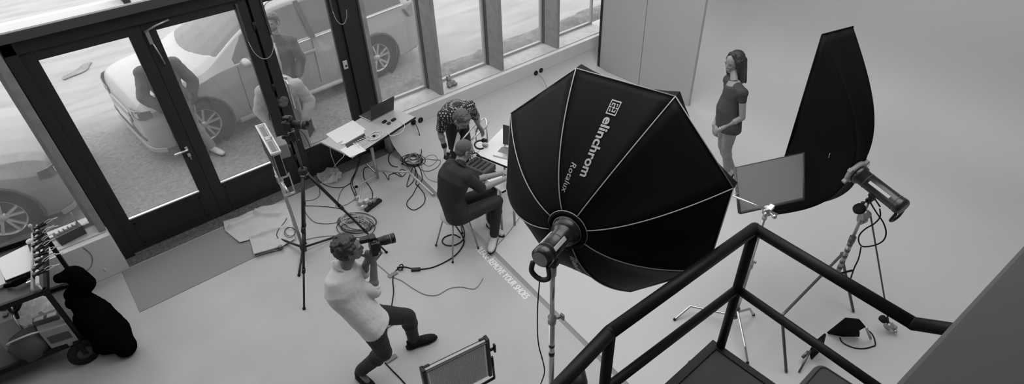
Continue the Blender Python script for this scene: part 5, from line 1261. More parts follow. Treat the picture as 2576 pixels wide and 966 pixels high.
tag(mb.build('tether_cable', 'rubber'), 'thin cable from the tripod camera running down beside its column', 'cable')
# ---------------------------------------------------------------- grey stand with panel light, left of the tripod
HBp = onz(763, 625, .07); hx_, hy_ = HBp.x, HBp.y
zt_ = vert(hx_, hy_, 708, 442)
pl = empty('light_stand', (hx_, hy_, 0), 'grey light stand with low black legs carrying the panel light beside the tripod', 'light stand')
mb = MB(); mb.cyl((hx_, hy_, .05), (hx_, hy_, zt_), .018, 16); mb.build('pole', 'steel', pl)
mb = MB(); mb.cyl((hx_, hy_, .04), (hx_, hy_, .13), .034, 18); mb.build('leg_hub', 'black', pl)
for fx, fy in ((702, 600), (856, 592), (752, 692)):
    ft = onz(fx, fy, .012); mb = MB(); mb.tube([(hx_, hy_, .085), ft], .0125, 10); lg = mb.build('leg', 'black', pl); mb = MB(); mb.ell(ft, .017); mb.build('foot', 'rubber', lg)
hdir = ray(150, -590); hdir.z = 0; hdir.normalize(); hdir = -hdir
PZ = zt_ + .40
P1 = onz(655, 316, PZ); P2 = onz(694, 385, PZ); ee = (P2 - P1).normalized(); LL = (P2 - P1).length; tw = Z.cross(ee)
HP = .30; pcn = (P1 + P2) / 2 - Z * (HP / 2)
pnl = empty('panel_light', pcn - Z * HP / 2, 'panel light in a pale metal frame, seen edge-on from above left of the tripod', 'studio light')
mb = MB(); mb.obox(pcn, ee * (LL / 2), tw * .036, Z * (HP / 2), .004); mb.build('housing', 'lgrey', pnl)
top = pcn + Z * (HP / 2)
mb = MB(); 
for s_ in (1, -1): mb.obox(top + tw * .043 * s_ + Z * .002, ee * (LL / 2 + .010), tw * .007, Z * .010); mb.obox(top + ee * (LL / 2 + .003) * s_ + Z * .002, ee * .007, tw * .036, Z * .010)
mb.build('frame_rim', 'white', pnl)
mb = MB(); mb.obox(top - ee * LL * .27 + Z * .002, ee * LL * .17, tw * .022, Z * .002); mb.build('vent', 'mgrey', pnl)
mb = MB(); mb.obox(top + ee * LL * .27 + Z * .002, ee * LL * .17, tw * .022, Z * .002); mb.build('vent', 'mgrey', pnl)
mb = MB(); mb.obox(top + Z * .006, ee * .035, tw * .025, Z * .006, .002); mb.obox(top + Z * .012 + tw * .03, ee * .014, tw * .012, Z * .008, .002); mb.build('latch', 'lgrey', pnl)
mb = MB(); mb.obox(pcn - tw * .040, ee * (LL / 2 - .012), tw * .004, Z * (HP / 2 - .012)); mb.build('led_face', 'dgrey', pnl)
mb = MB(); mb.obox(pcn + ee * (LL / 2 + .003) , ee * .004, tw * .03, Z * (HP / 2 - .03)); mb.build('end_panel', 'black', pnl)
bp = pcn + tw * .10 - ee * .02; mb = MB(); mb.obox(bp, ee * .10, tw * .055, Z * .08, .012); mb.build('ballast_box', 'mgrey', pnl)
mb = MB(); mb.lathe(bp + ee * .06 - tw * .0, tw, [(0, .05), (.03, .05), (.03, .085), (0, .085)], 18); mb.build('knob', 'black', pnl)
zt2 = V((hx_, hy_, zt_)); 
mb = MB()
for s_ in (1, -1): mb.obox(pcn + ee * (LL / 2 - .02) + tw * .055 * s_ - Z * .24, ee * .012, tw * .006, Z * .12)
mb.obox(pcn + ee * (LL / 2 - .02) - Z * .36, ee * .012, tw * .06, Z * .008); y_ = mb.build('yoke', 'alu', pnl)
mb = MB(); mb.tube([pcn + ee * (LL / 2 - .02) - Z * .36, zt2 - Z * .02], .014, 10); mb.obox(zt2 - Z * .03, (.03, 0, 0), (0, .028, 0), (0, 0, .045), .004); mb.cyl(zt2, zt2 + V((.09, .0, -.02)), .007, 8); mb.ell(zt2 + V((.10, 0, -.03)), .014); mb.tube([zt2 + V((-.02, 0, 0)), P1 - Z * (HP + .02)], .009, 8); mb.build('bracket', 'alu', pnl)
# ---------------------------------------------------------------- floor things
mb = MB(); mb.box((-.46, 5.63, 0), (.98, 6.42, .006)); tag(mb.build('door_mat', 'mat', bevel=.003), 'long grey entrance mat on the concrete in front of the double doors', 'mat')
# floor lettering beside the podium edge
s0, s1 = onz(1196, 627), onz(1319, 753); rd = (s1 - s0).normalized(); upd = V((-rd.y, rd.x, 0)); Lt = (s1 - s0).length
tv, tf = text_mesh('PLEASE REMOVE YOUR SHOES', .10, 0, 0, 1.0, 1.0, False); wtx = max(v[0] for v in tv); htx = max(v[1] for v in tv); k_ = Lt / wtx
mb = MB()
for q_, dx_ in enumerate((-.0035, 0, .0035)): mb.add([s0 + rd * (v[0] * k_ + dx_) + upd * (v[1] / htx * .078) + Z * (.0010 + .0004 * q_) for v in tv], tf)
tag(mb.build('floor_lettering', 'floorprint' if 'floorprint' in M else M.setdefault('floorprint', mat('pale_floor_print', .70, .8))), 'pale capital lettering on the concrete floor along the podium edge', 'sign')
def inside(p, poly):
    c = False; n_ = len(poly)
    for i in range(n_):
        a, b = poly[i], poly[i - 1]
        if (a[1] > p[1]) != (b[1] > p[1]) and p[0] < (b[0] - a[0]) * (p[1] - a[1]) / (b[1] - a[1]) + a[0]: c = not c
    return c
def crumple(name, outline, z0, amp, step, m, freq=4, seed=0, thick=.004, ridge=None):
    pl_ = [onz(x, y, z0 + .01) for x, y in outline]; q = [(p.x, p.y) for p in pl_]
    x0, x1 = min(a[0] for a in q), max(a[0] for a in q); y0, y1 = min(a[1] for a in q), max(a[1] for a in q)
    nx_, ny_ = int((x1 - x0) / step) + 2, int((y1 - y0) / step) + 2; mb = MB(); idx = {}
    def vtx(i, j):
        if (i, j) not in idx:
            x, y = x0 + i * step, y0 + j * step; h = mnoise.noise(V((x * freq, y * freq, seed))) * .6 + mnoise.noise(V((x * freq * 2.3, y * freq * 2.3, seed + 5))) * .35
            h = (abs(h) * 1.4) * amp
            if ridge:
                for (a, b, hr_, wr_) in ridge:
                    d = b - a; t = max(0, min(1, ((x - a.x) * d.x + (y - a.y) * d.y) / d.length_squared)); dd = math.hypot(x - a.x - d.x * t, y - a.y - d.y * t); h += hr_ * math.exp(-(dd / wr_) ** 2)
            idx[(i, j)] = len(mb.v); mb.v.append(V((x, y, z0 + .004 + h)))
        return idx[(i, j)]
    for i in range(nx_):
        for j in range(ny_):
            if inside((x0 + (i + .5) * step, y0 + (j + .5) * step), q): mb.f.append([vtx(i, j), vtx(i + 1, j), vtx(i + 1, j + 1), vtx(i, j + 1)]); mb.sm.append(True)
    # pull the rim onto the outline so that the edge runs clean
    from collections import Counter
    ec = Counter(); 
    for f_ in mb.f:
        for a_ in range(4): ec[tuple(sorted((f_[a_], f_[a_ - 1])))] += 1
    rim = {v_ for e_, c_ in ec.items() if c_ == 1 for v_ in e_}
    for v_ in rim:
        P_ = mb.v[v_]; best = None
        for i in range(len(q)):
            a_, b_ = V((q[i - 1][0], q[i - 1][1], 0)), V((q[i][0], q[i][1], 0)); d_ = b_ - a_; t_ = max(0, min(1, ((P_.x - a_.x) * d_.x + (P_.y - a_.y) * d_.y) / d_.length_squared)); c_ = a_ + d_ * t_
            dd = (c_.x - P_.x) ** 2 + (c_.y - P_.y) ** 2
            if best is None or dd < best[0]: best = (dd, c_)
        mb.v[v_] = V((best[1].x, best[1].y, P_.z))
    o = mb.build(name, m, fixn=False); o.modifiers.new('solid', 'SOLIDIFY').thickness = -thick; return o
tag(crumple('dust_sheet', [(561, 556), (600, 545), (655, 520), (722, 508), (735, 560), (742, 600), (700, 628), (640, 645), (628, 602), (604, 611), (566, 580)], .012, .022, .009, 'cloth', 5, 2, ridge=[(onz(585, 575), onz(650, 545), .05, .035), (onz(650, 545), onz(705, 545), .05, .03), (onz(640, 600), onz(720, 575), .035, .03)]),
    'crumpled white dust sheet lying on the right end of the grey entrance mat', 'sheet')
mb = MB(); a, b = onz(640, 641, .035), onz(706, 622, .035); mb.cyl(a, b, .012, 12); mb.cyl(a.lerp(b, .9), b, .017, 12); mb.obox(b, V((.02, 0, 0)), V((0, .02, 0)), V((0, 0, .02)), .004); tag(mb.build('metal_rod', 'dsteel'), 'short grey metal rod lying along the lower edge of the dust sheet', 'rod')
tag(crumple('plastic_bag', [(800, 432), (842, 425), (862, 438), (858, 452), (838, 462), (812, 462), (798, 448)], .006, .10, .01, 'plastic_film', 9, 7, .002), 'crumpled clear plastic bag on the floor below the left end of the stand table', 'bag')
# ---------------------------------------------------------------- stool under the seated man
sx, sy = 2.59, 4.215
stl = empty('stool', (sx, sy, 0), 'round grey stool with thin metal legs under the man in the dark polo shirt', 'stool')
mb = MB(); mb.lathe((sx, sy, .445), Z, [(0, 0), (.17, 0), (.178, .012), (.17, .028), (0, .030)], 36); mb.build('seat', 'lgrey', stl)
for fx, fy in ((1139, 660), (1097, 617), (1203, 624), (1163, 586)):
    ft = onz(fx, fy, .008); tp_ = V((sx, sy, .445)) + (V((ft.x, ft.y, 0)) - V((sx, sy, 0))).normalized() * .135; mb = MB(); mb.tube([tp_, ft], .0095, 10); lg = mb.build('leg', 'steel', stl); mb = MB(); mb.ell(ft + Z * .004, .013); mb.build('foot', 'rubber', lg)
mb = MB(); mb.tube([(sx + .145 * math.cos(a), sy + .145 * math.sin(a), .435) for a in np.linspace(0, 6.28, 30)[:-1]], .007, 8, closed=True); mb.build('seat_ring', 'steel', stl)
# ---------------------------------------------------------------- white work tables behind him
def wtable(name, label, quad, z, legs=True, fz=PH, edge=None):
    q = [onz(x, y, z) for x, y in quad]; c = (q[0] + q[2]) / 2; root = empty(name, V((c.x, c.y, fz)), label, 'table')
    mb = MB(); mb.prism(q, (0, 0, -.022)); mb.build('table_top', 'paper', root, bevel=.002)
    if edge:
        mb = MB()
        for i, j in edge: n_ = (q[i] + q[j]) / 2 - c; n_.z = 0; n_ = n_.normalized() * .004; mb.tube([q[i] - Z * .011 + n_, q[j] - Z * .011 + n_], .011, 6)
        mb.build('edge_band', 'rubber', root)
    for p in q:
        p2 = p.lerp(c, .12); mb = MB(); mb.cyl((p2.x, p2.y, fz), (p2.x, p2.y, z - .022), .014, 12); mb.build('leg', 'steel', root)
    return root
wtable('work_table', 'white table with black front edge carrying the open laptop behind the octagonal softbox', [(1199, 388), (1290, 424), (1352, 352), (1263, 322)], .74, edge=[(0, 1)])
wtable('low_table', 'low white table right in front of the seated man, with the black case and phone', [(1186, 404), (1300, 462), (1262, 482), (1216, 446)], .66, edge=[(1, 2)])
def lz(px, py, z): return onz(px, py, z)
a, b = lz(1240, 392, .745), lz(1276, 401, .745); lx2 = (b - a).normalized(); ly2 = Z.cross(lx2)
lp2 = empty('laptop', (a + b) / 2, 'open laptop with dark screen on the white work table beside the octagonal softbox', 'laptop')
b = a + lx2 * .30
mb = MB(); mb.prism([a, b, b + ly2 * .21, a + ly2 * .21], (0, 0, .014)); mb.build('base', 'alu', lp2, bevel=.003)
mb = MB(); mb.prism([a + lx2 * .02 + ly2 * .08 + Z * .0145, b - lx2 * .02 + ly2 * .08 + Z * .0145, b - lx2 * .02 + ly2 * .19 + Z * .0145, a + lx2 * .02 + ly2 * .19 + Z * .0145], (0, 0, .001)); mb.build('keyboard', 'mgrey', lp2)
s_a, s_b = lz(1265, 362, .76), lz(1290, 368, .76); 
mb = MB(); us = (Z + ly2 * .10).normalized(); mb.prism([s_a, s_a + (s_b - s_a).normalized() * .30, s_a + (s_b - s_a).normalized() * .30 + us * .25, s_a + us * .25], ly2 * .008); mb.build('screen', 'dgrey', lp2)
mb = MB(); mb.cyl(s_a - us * .06 + (s_b - s_a).normalized() * .03 - ly2*0, s_a + (s_b - s_a).normalized() * .03, .012, 8); mb.build('hinge', 'steel', lp2)
c = lz(1207, 417, .66 + .06); d1_ = (lz(1240, 420, .7) - lz(1190, 400, .7)).normalized(); d2_ = Z.cross(d1_)
bg_ = empty('black_case', V((c.x, c.y, .66)), 'soft black equipment case lying open in front of the seated man', 'case')
mb = MB(); mb.obox(c - Z * .02, d1_ * .15, d2_ * .11, Z * .04, .012); mb.build('body', 'dgrey', bg_)
mb = MB()
for k in range(4): mb.obox(c + d1_ * (-.09 + .06 * k) + Z * .024, d1_ * .012, d2_ * .08, Z * .006, .003)
mb.build('divider', 'black', bg_)
mb = MB(); mb.tube(crom([c - d1_ * .12 + Z * .03, c - d1_ * .16 + d2_ * .03 + Z * .07, c - d1_ * .12 + d2_ * .09 + Z * .08, c - d1_ * .05 + d2_ * .10 + Z * .03], 6), .008, 8); mb.build('handle', 'black', bg_)
c = lz(1234, 437, .665); mb = MB(); mb.obox(c + Z * .005, d2_ * .065, d1_ * .033, Z * .005, .004); tag(mb.build('phone', 'black', bevel=0), 'small black phone lying on the low white table beside the forearms', 'phone')
c = lz(1208, 352, .74); hp = empty('headphones', c, 'black headphones with a pale cushion on the corner of the work table', 'headphones')
c = lz(1209, 364, .765)
mb = MB(); mb.tube([c + V((.075 * math.cos(a), .06 * math.sin(a), .02 * math.sin(a))) for a in np.linspace(.2, 4.6, 18)], .011, 8); mb.build('headband', 'black', hp)
mb = MB(); mb.lathe(c + V((.07, .02, 0)), V((.6, .5, .5)), [(0, 0), (.035, 0), (.04, .02), (.03, .035), (0, .03)], 18); mb.build('ear_cup', 'black', hp)
mb = MB(); mb.lathe(c + V((.02, -.06, 0)), V((.6, .5, .5)), [(0, 0), (.035, 0), (.04, .02), (.03, .035), (0, .03)], 18); mb.build('ear_cup', 'lgrey', hp)
# white folding chair between the two men
wc = empty('folding_chair', V((3.3, 4.75, PH)), 'white chair with slim back and bare metal arms between the two men', 'chair')
bk0, bk1, bk2, bk3 = lz(1139, 380, .62), lz(1150, 334, .84), lz(1158, 346, .84), lz(1147, 384, .62)
mb = MB(); mb.prism([bk0, bk1, bk1.lerp(bk2, .5) + Z * .03, bk2, bk3], ((.012, .012, 0))); mb.build('backrest', 'white', wc, bevel=.004)
aa = [lz(1163, 350, .70), lz(1195, 314, .70), lz(1186, 352, .70), lz(1224, 318, .70)]
for k in (0, 2):
    mb = MB(); mb.tube([aa[k], aa[k + 1]], .012, 8); mb.build('armrest', 'alu', wc)
    for j in (k, k + 1):
        mb = MB(); p = aa[j]; mb.tube([p, V((p.x, p.y, PH))], .009, 8); mb.build('leg', 'alu', wc)
mb = MB(); mb.tube(crom([lz(1204, 309, .72), lz(1218, 298, .72), lz(1223, 303, .71), lz(1225, 317, .70)], 4), .010, 8); mb.build('front_bar', 'alu', wc)
mb = MB(); mb.prism([aa[0] - Z * .24, aa[1] - Z * .24, aa[3] - Z * .24, aa[2] - Z * .24], (0, 0, -.02)); mb.build('seat', 'white', wc)
# ---------------------------------------------------------------- cables on the floor
def cable(pts, r, label, m='rubber', z=.006, k=7, cat='cable', name='cable', group=None, zf=None):
    mb = MB(); P3 = []
    for i, p in enumerate(pts):
        zz = p[2] if len(p) > 2 else (PH if onz(p[0], p[1]).x > edge(onz(p[0], p[1]).y).x - .02 else 0) + z
        P3.append(onz(p[0], p[1], zz))
    mb.tube(crom(P3, k), r, 6); return tag(mb.build(name, m), label, cat, group)
def loops(cxp, cyp, rxp, ryp, nl, seed, z=.006, jit=.25, turns=1.0):
    rs = random.Random(seed); out = []; ph = rs.uniform(0, 6)
    for q in range(nl):
        sx_, sy_ = 1 + rs.uniform(-jit, jit), 1 + rs.uniform(-jit, jit); ox, oy = rs.uniform(-jit, jit) * rxp * .5, rs.uniform(-jit, jit) * ryp * .5
        for i in range(9): a = ph + 2 * math.pi * i / 9; out.append((cxp + ox + rxp * sx_ * math.cos(a), cyp + oy + ryp * sy_ * math.sin(a), z + .005 * q + .003))
        ph += rs.uniform(0, .6)
    return out
cable([(1141, 560), (1166, 600), (1160, 625, .006), (1135, 650), (1090, 672), (1052, 678)], .0075, 'black power cable running from below the stool to the plug on the open concrete floor')
cable([(1158, 598), (1140, 590), (1118, 597), (1113, 610), (1128, 618), (1150, 614), (1166, 600), (1167, 578), (1158, 556)], .007, 'black cable curled in one small loop between the stool legs')
mb = MB(); p = onz(1046, 678, .015); d = (onz(1055, 677, .015) - onz(1038, 678, .015)).normalized(); mb.obox(p, d * .05, d.cross(Z) * .02, Z * .015, .006); tag(mb.build('power_plug', 'black'), 'black in-line plug on the floor cable behind the photographer', 'plug')
cable([(1042, 677), (1020, 672), (1008, 672), (1000, 677), (992, 686), (988, 705), (990, 735), (985, 770), (980, 800), (973, 830), (972, 850)], .0065, 'dark cable running from the in-line plug down past the bent legs of the photographer')
cable([(1004, 668, .02), (1012, 665, .03), (1014, 674, .03), (1006, 680, .02), (1000, 673, .012), (1010, 672, .02), (1012, 680, .02)], .006, 'small knot of black cable just left of the in-line plug')
cable([(968, 912), (985, 930), (1005, 950), (1025, 972)], .0065, 'dark cable on the floor between the rear foot of the photographer and the LED panel')
cable([(945, 662), (965, 678), (985, 695), (1010, 706), (1040, 726), (1070, 741), (1100, 742), (1130, 726), (1160, 722), (1195, 726), (1215, 700)], .004, 'thin grey cable waving across the concrete floor towards the floor lettering', 'mgrey')
cable([(1236, 628), (1255, 612), (1275, 590), (1292, 568), (1306, 548), (1315, 530)], .004, 'thin grey cable curving away from the pale shoe of the seated man', 'mgrey')
tpz = ((988, 690), (983, 814), (984, 901))
for k, (x, y) in enumerate(tpz):
    c = onz(x, y, .011); mb = MB(); mb.obox(c, V((.055, 0, 0)), V((0, .024, 0)), Z * .001); tag(mb.build('tape_strip', 'mgrey'), ('grey tape strip holding the floor cable nearest the small cable knot', 'grey tape strip on the floor cable between the legs of the photographer', 'grey tape strip on the floor cable beside his rear knee')[k], 'tape', 'tape strips on the floor cable')
mb = MB(); sc_ = ony(1043, 307, YW - .006)
def socket(px, py, label):
    c = ony(px, py, YW - .004); mb = MB(); mb.lathe(c, -Y, [(0, -.003), (.040, -.003), (.042, .004), (.034, .010), (.030, .004), (0, .004)], 24); o = mb.build('wall_socket', 'black')
    mb = MB(); mb.lathe(c, -Y, [(0, .005), (.020, .005), (.020, .028), (.012, .034), (0, .034)], 14) if 'plugged' in label else mb.lathe(c, -Y, [(0, .003), (.012, .003), (.012, .005), (0, .005)], 14); mb.build('socket_insert', 'rubber' if 'plugged' in label else 'dgrey', o); return tag(o, label, 'socket', 'round black wall sockets')
socket(1040, 308, 'round black wall socket right of the stand table, with a cable plugged in')
socket(1058, 302, 'empty round black wall socket right of the stand table')
socket(1348, 184, 'round black wall socket at the far end, plugged with a thin cable')
socket(1361, 177, 'empty round black wall socket at the far end of the low wall')
P3 = [ony(1043, 309, YW - .03), ony(1050, 322, YW - .10), onz(1057, 345, .12), onz(1060, 368, .05), onz(1060, 385, .05), onz(1052, 398, .05)]
mb = MB(); mb.tube(crom(P3 + [onz(x, y, PH + z_) for x, y, z_ in ((1035, 402, .01), (1028, 390, .01), (1026, 372, .012), (1040, 361, .012), (1056, 368, .015), (1060, 385, .02), (1048, 400, .02))], 8), .0055, 6); tag(mb.build('cable', 'rubber'), 'black cable dropping from the plugged socket near the stand table into the coil below', 'cable')
cable(loops(997, 398, 20, 23, 1, 3) + [(1012, 410), (1030, 404)], .0055, 'black cable lying in one wide loop left of the cable coil by the wall')
cable(loops(1038, 403, 25, 13, 5, 11, PH + .01), .0045, 'dense dark cable coil on the white floor edge right of the stand table')
cable(loops(1040, 398, 14, 12, 3, 5, PH + .035), .004, 'small grey cable coil on top of the dense dark coil', 'mgrey')
cable([(1040, 412, PH + .02), (1045, 430), (1040, 455), (1024, 470), (1028, 450), (1040, 420), (1050, 440), (1046, 462), (1052, 468), (1068, 490), (1066, 512), (1043, 528), (1026, 520), (1024, 508), (1038, 490), (1050, 468), (1062, 450), (1057, 425), (1048, 412)], .0055, 'black cable hanging in a long droplet loop over the podium edge')
cable([(1048, 408, PH + .02), (1070, 400), (1090, 402), (1108, 404), (1100, 420), (1080, 430), (1062, 428), (1050, 416)], .0035, 'thin dark cable looping from the coil towards the bending man', 'dgrey')
cable([(1055, 400), (1078, 418), (1100, 402), (1092, 390), (1072, 395), (1060, 415), (1075, 448), (1100, 458)], .003, 'thin grey cable tangled right of the coil by the wall', 'mgrey')
cable([(985, 432), (1000, 440), (1012, 444), (1022, 432), (1010, 426), (1003, 434), (1010, 442)], .0045, 'dark cable curled under the right leg of the stand table')
cable([(960, 430), (970, 440), (978, 452), (980, 440), (1000, 434)], .0045, 'short dark cable bend between the column and the right leg of the stand table')
cable([(938, 420), (918, 422), (914, 440), (920, 456), (930, 470), (937, 485), (935, 500), (920, 498)], .005, 'black cable arcing round the base of the stand table to the power strip')
P3 = [tp(908, 378, -.02), onz(902, 405, .35), onz(894, 432, .06), onz(884, 452, .012), onz(883, 468, .008), onz(890, 485, .008), onz(897, 500, .03)]
mb = MB(); mb.tube(crom(P3, 7), .006, 6); mb.tube(crom([p + V((.03, .01, 0)) for p in P3[:-1]] + [P3[-1]], 7), .005, 6); tag(mb.build('cable', 'rubber'), 'pair of dark cables hanging from the stand table down to the power strip', 'cable')
cable([(800, 452), (820, 466), (845, 472), (866, 470), (882, 460)], .0045, 'dark cable running from the plastic bag towards the cables under the table')
cable([(803, 470), (804, 490), (790, 502), (768, 505)], .003, 'thin dark cable arc beside the upper leg of the tripod')
cable([(760, 518), (790, 518), (830, 521), (862, 526)], .004, 'dark cable lying straight between the tripod leg and the tangled pile')
cable([(764, 522), (772, 540), (790, 558), (815, 563), (845, 560), (862, 548)], .003, 'thin cable sagging left of the tangled cable pile')
cable([(766, 604), (790, 598), (820, 594), (850, 592), (880, 586)], .004, 'grey cable from the tripod foot to the lower side of the tangled pile', 'mgrey')
cable([(866, 470), (856, 485), (850, 505), (846, 520), (870, 515), (895, 500)], .003, 'thin cable between the tripod leg and the power strip', 'dgrey')
for k, (cx_, cy_, rx_, ry_, n_, sd_, r_, m_, lb_) in enumerate(((898, 560, 42, 22, 4, 21, .0038, 'dgrey', 'widest dark loops of the tangled cable pile behind the photographer'), (890, 568, 30, 15, 4, 22, .0035, 'mgrey', 'grey inner loops of the tangled cable pile behind the photographer'), (900, 572, 38, 20, 3, 23, .0042, 'rubber', 'thick black loops of the tangled cable pile behind the photographer'), (885, 550, 26, 14, 3, 24, .003, 'lgrey', 'pale thin loops on the upper side of the tangled cable pile'))):
    cable(loops(cx_, cy_, rx_, ry_, n_, sd_, .008 + .006 * k, .3), r_, lb_, m_, group='tangled cable pile behind the photographer')
cable(loops(730, 584, 16, 11, 2, 31, .04), .003, 'small loop of thin cable on the dust sheet beside the tripod')
cable([(700, 600, .03), (696, 590, .04), (702, 575, .05), (715, 560, .05), (722, 548, .05)], .004, 'thin cable running up the dust sheet from the light stand foot')
mb = MB(); mb.tube(crom([ony(1348, 184, YW - .03), ony(1358, 190, YW - .06), onz(1368, 203, .25), onz(1376, 222, .08), onz(1384, 250, PH + .02), onz(1400, 290, PH + .01)], 6), .004, 6); tag(mb.build('cable', 'mgrey'), 'thin cable hanging from the plugged socket at the far end of the low wall', 'cable')
cable([(1320, 262), (1300, 265), (1280, 272), (1258, 287), (1240, 300), (1228, 310), (1222, 326)], .004, 'thin grey cable crossing the white floor behind the white chair', 'mgrey')
# power strip and adapters
ps_ = empty('power_strip', onz(930, 515), 'black power strip with pale adapters plugged in on the concrete floor', 'power strip')
a, b = onz(920, 530, .02), onz(957, 502, .02); d = (b - a).normalized(); mb = MB(); mb.obox((a + b) / 2, d * ((b - a).length / 2), d.cross(Z) * .03, Z * .02, .006); mb.build('housing', 'black', ps_)
for k, (x, y, m_, s_) in enumerate(((908, 508, 'lgrey', .035), (922, 505, 'white', .03), (930, 514, 'dgrey', .022), (941, 507, 'mgrey', .025), (943, 498, 'lgrey', .022), (912, 521, 'white', .02), (900, 497, 'lgrey', .025))):
    c = onz(x, y, .045); mb = MB(); mb.obox(c, d * s_, d.cross(Z) * s_ * .8, Z * .022, .005); mb.build('plug', m_, ps_)
mb = MB(); c = onz(896, 469, .012); mb.lathe(c - Z * .01, Z, [(0, 0), (.022, 0), (.022, .012), (.012, .02), (0, .02)], 16); tag(mb.build('rubber_cap', 'rubber'), 'small round black cap on the floor left of the power strip', 'cap')
mb = MB(); c = onz(885, 628, .02) if False else onz(887, 430, .05)
mb = MB(); c = onz(885, 438, .012); mb.obox(c, V((.02, .01, 0)), V((-.005, .012, 0)), Z * .008, .003)
# ---------------------------------------------------------------- sill things
c = onz(1135, 216, SZ + .012); ty = empty('plush_toy', c, 'small worn plush toy sitting on the sill against the timber fin', 'toy')
mb = MB(); mb.ell(c + V((0, 0, .045)), .075, .055, .05); mb.ell(c + V((-.02, .02, .115)), .042, .04, .038); mb.ell(c + V((.05, -.035, .03)), .035, .03, .03); mb.ell(c + V((-.055, -.03, .03)), .03, .03, .028); mb.build('body', 'toy', ty, remesh=.008, smooth_it=2, disp=.02, dscale=.03)
mb = MB(); mb.ell(c + V((-.045, .02, .152)), .014); mb.ell(c + V((.008, .03, .152)), .014); mb.build('ears', 'mgrey', ty)
q0, q1, q2, q3 = onz(168, 617, SZ + .012), onz(213, 594, SZ + .012), onz(200, 560, SZ + .012), onz(146, 577, SZ + .012)
dx_ = (q1 - q0).normalized(); dy_ = Z.cross(dx_); bc = q0 + dx_ * .11 + dy_ * .07
bc = (onz(165, 615, SZ + .012) + onz(211, 592, SZ + .012)) / 2 + dy_ * .065
ch_ = empty('battery_charger', bc, 'black battery charger box with pale batteries on top, on the sill left of the doors', 'charger')
mb = MB(); mb.obox(bc + Z * .055, dx_ * .125, dy_ * .06, Z * .055, .004); mb.build('housing', 'dgrey', ch_)
for k in range(5): mb = MB(); mb.obox(bc + Z * .12 + dx_ * (-.09 + .042 * k) + dy_ * .015, dx_ * .014, dy_ * .03, Z * .012, .003); mb.build('battery', 'lgrey', ch_)
mb = MB(); mb.tube([bc + dx_ * .115 + dy_ * .05 + Z * .11, bc + dx_ * .115 + dy_ * .05 + Z * .24], .006, 8); mb.build('antenna', 'lgrey', ch_)
c = ony(265, 678, YW - .004); mb = MB(); mb.obox(c, X * .008, Y * .004, Z * .014, .002); tag(mb.build('wall_hook', 'white'), 'tiny white hook on the low wall left of the doors', 'hook')
mb = MB(); mb.tube(crom([ony(208, 622, YW - .006), ony(226, 636, YW - .006), ony(233, 652, YW - .006), ony(228, 672, YW - .006), ony(212, 684, YW - .006)], 6), .0035, 6); tag(mb.build('cable', 'mgrey'), 'thin grey cable curving down the low wall left of the doors', 'cable')
# ---------------------------------------------------------------- equipment cart
CP = onz(203, 849, .28); TZc = vert(CP.x, CP.y, 106, 728)
ct = empty('equipment_cart', V((CP.x - .8, CP.y + .35, 0)), 'black two-tier equipment cart at the left edge, loaded with cases and clamps', 'cart')
y0c, y1c = CP.y, CP.y + .88; xl = CP.x - 1.9
def cbox(name, a, b, m='rail', bevel=.003, parent=ct): mb = MB(); mb.box(a, b); return mb.build(name, m, parent, bevel=bevel)
for yy in (y0c, y1c): cbox('post', (CP.x - .018, yy - .018, .22), (CP.x + .018, yy + .018, TZc)); cbox('post', (xl - .018, yy - .018, .22), (xl + .018, yy + .018, TZc))
for zz, hh in ((TZc - .05, .05), (.24, .055)):
    cbox('frame_beam', (xl, y0c - .025, zz), (CP.x + .02, y0c + .010, zz + hh)); cbox('frame_beam', (xl, y1c - .01, zz), (CP.x + .02, y1c + .025, zz + hh))
    cbox('frame_beam', (CP.x - .005, y0c, zz), (CP.x + .025, y1c, zz + hh))
cbox('lower_deck', (xl, y0c, .235), (CP.x, y1c, .25), 'dgrey'); cbox('upper_deck', (xl, y0c + .01, TZc - .06), (CP.x - .12, y1c, TZc - .05), 'dgrey')
y1c = y0c + .86 if False else y1c
mb = MB(); mb.cyl((CP.x - .07, y0c, TZc + .03), (CP.x - .07, y1c, TZc + .03), .012, 12); mb.build('push_bar', 'lgrey', ct)
mb = MB(); mb.cyl((CP.x - .015, y0c - .01, TZc + .07), (CP.x - .015, y1c + .03, TZc + .07), .014, 12); mb.cyl((CP.x - .015, y0c, TZc - .02), (CP.x - .015, y0c, TZc + .07), .008, 8); mb.cyl((CP.x - .015, y1c, TZc - .02), (CP.x - .015, y1c, TZc + .07), .008, 8); mb.build('clamp_rail', 'paper', ct)
def wheel(c, ax, r=.135, wd=.05):
    mb = MB(); mb.lathe(c, ax, [(r * .5, -wd / 2), (r * .88, -wd / 2), (r, -wd / 4), (r, wd / 4), (r * .88, wd / 2), (r * .5, wd / 2)], 36); w_ = mb.build('wheel', 'rubber', ct)
    mb = MB(); mb.lathe(c, ax, [(0, wd * .42), (r * .5, wd * .35), (r * .55, wd * .3)], 24); mb.lathe(c, ax, [(0, -wd * .42), (r * .5, -wd * .35), (r * .55, -wd * .3)], 24); mb.build('wheel_hub', 'dgrey', w_)
    mb = MB(); mb.obox(V(c) + Z * (r + .01), X * .03, Y * .03, Z * .012); mb.obox(V(c) + ax * (wd * .75) + Z * r * .5, X * .02 if abs(ax.x) < .5 else X * .004, Y * .004 if abs(ax.x) < .5 else Y * .02, Z * r * .55); mb.build('caster_fork', 'rail', ct)
wheel(V((CP.x - .03, y0c - .04, .137)), V((.3, -.95, 0)).normalized()); wheel(V((CP.x - .08, y1c, .137)), V((0, 1, 0))); wheel(V((xl, y0c, .137)), V((0, 1, 0))); wheel(V((xl, y1c, .137)), V((0, 1, 0)))
CROT = Matrix.Rotation(-.12, 3, 'Z')
def crot(p): p = V(p); return V((CP.x, CP.y, 0)) + CROT @ (p - V((CP.x, CP.y, 0)))
ct.location = crot(ct.location); ct.rotation_euler = (0, 0, -.12)
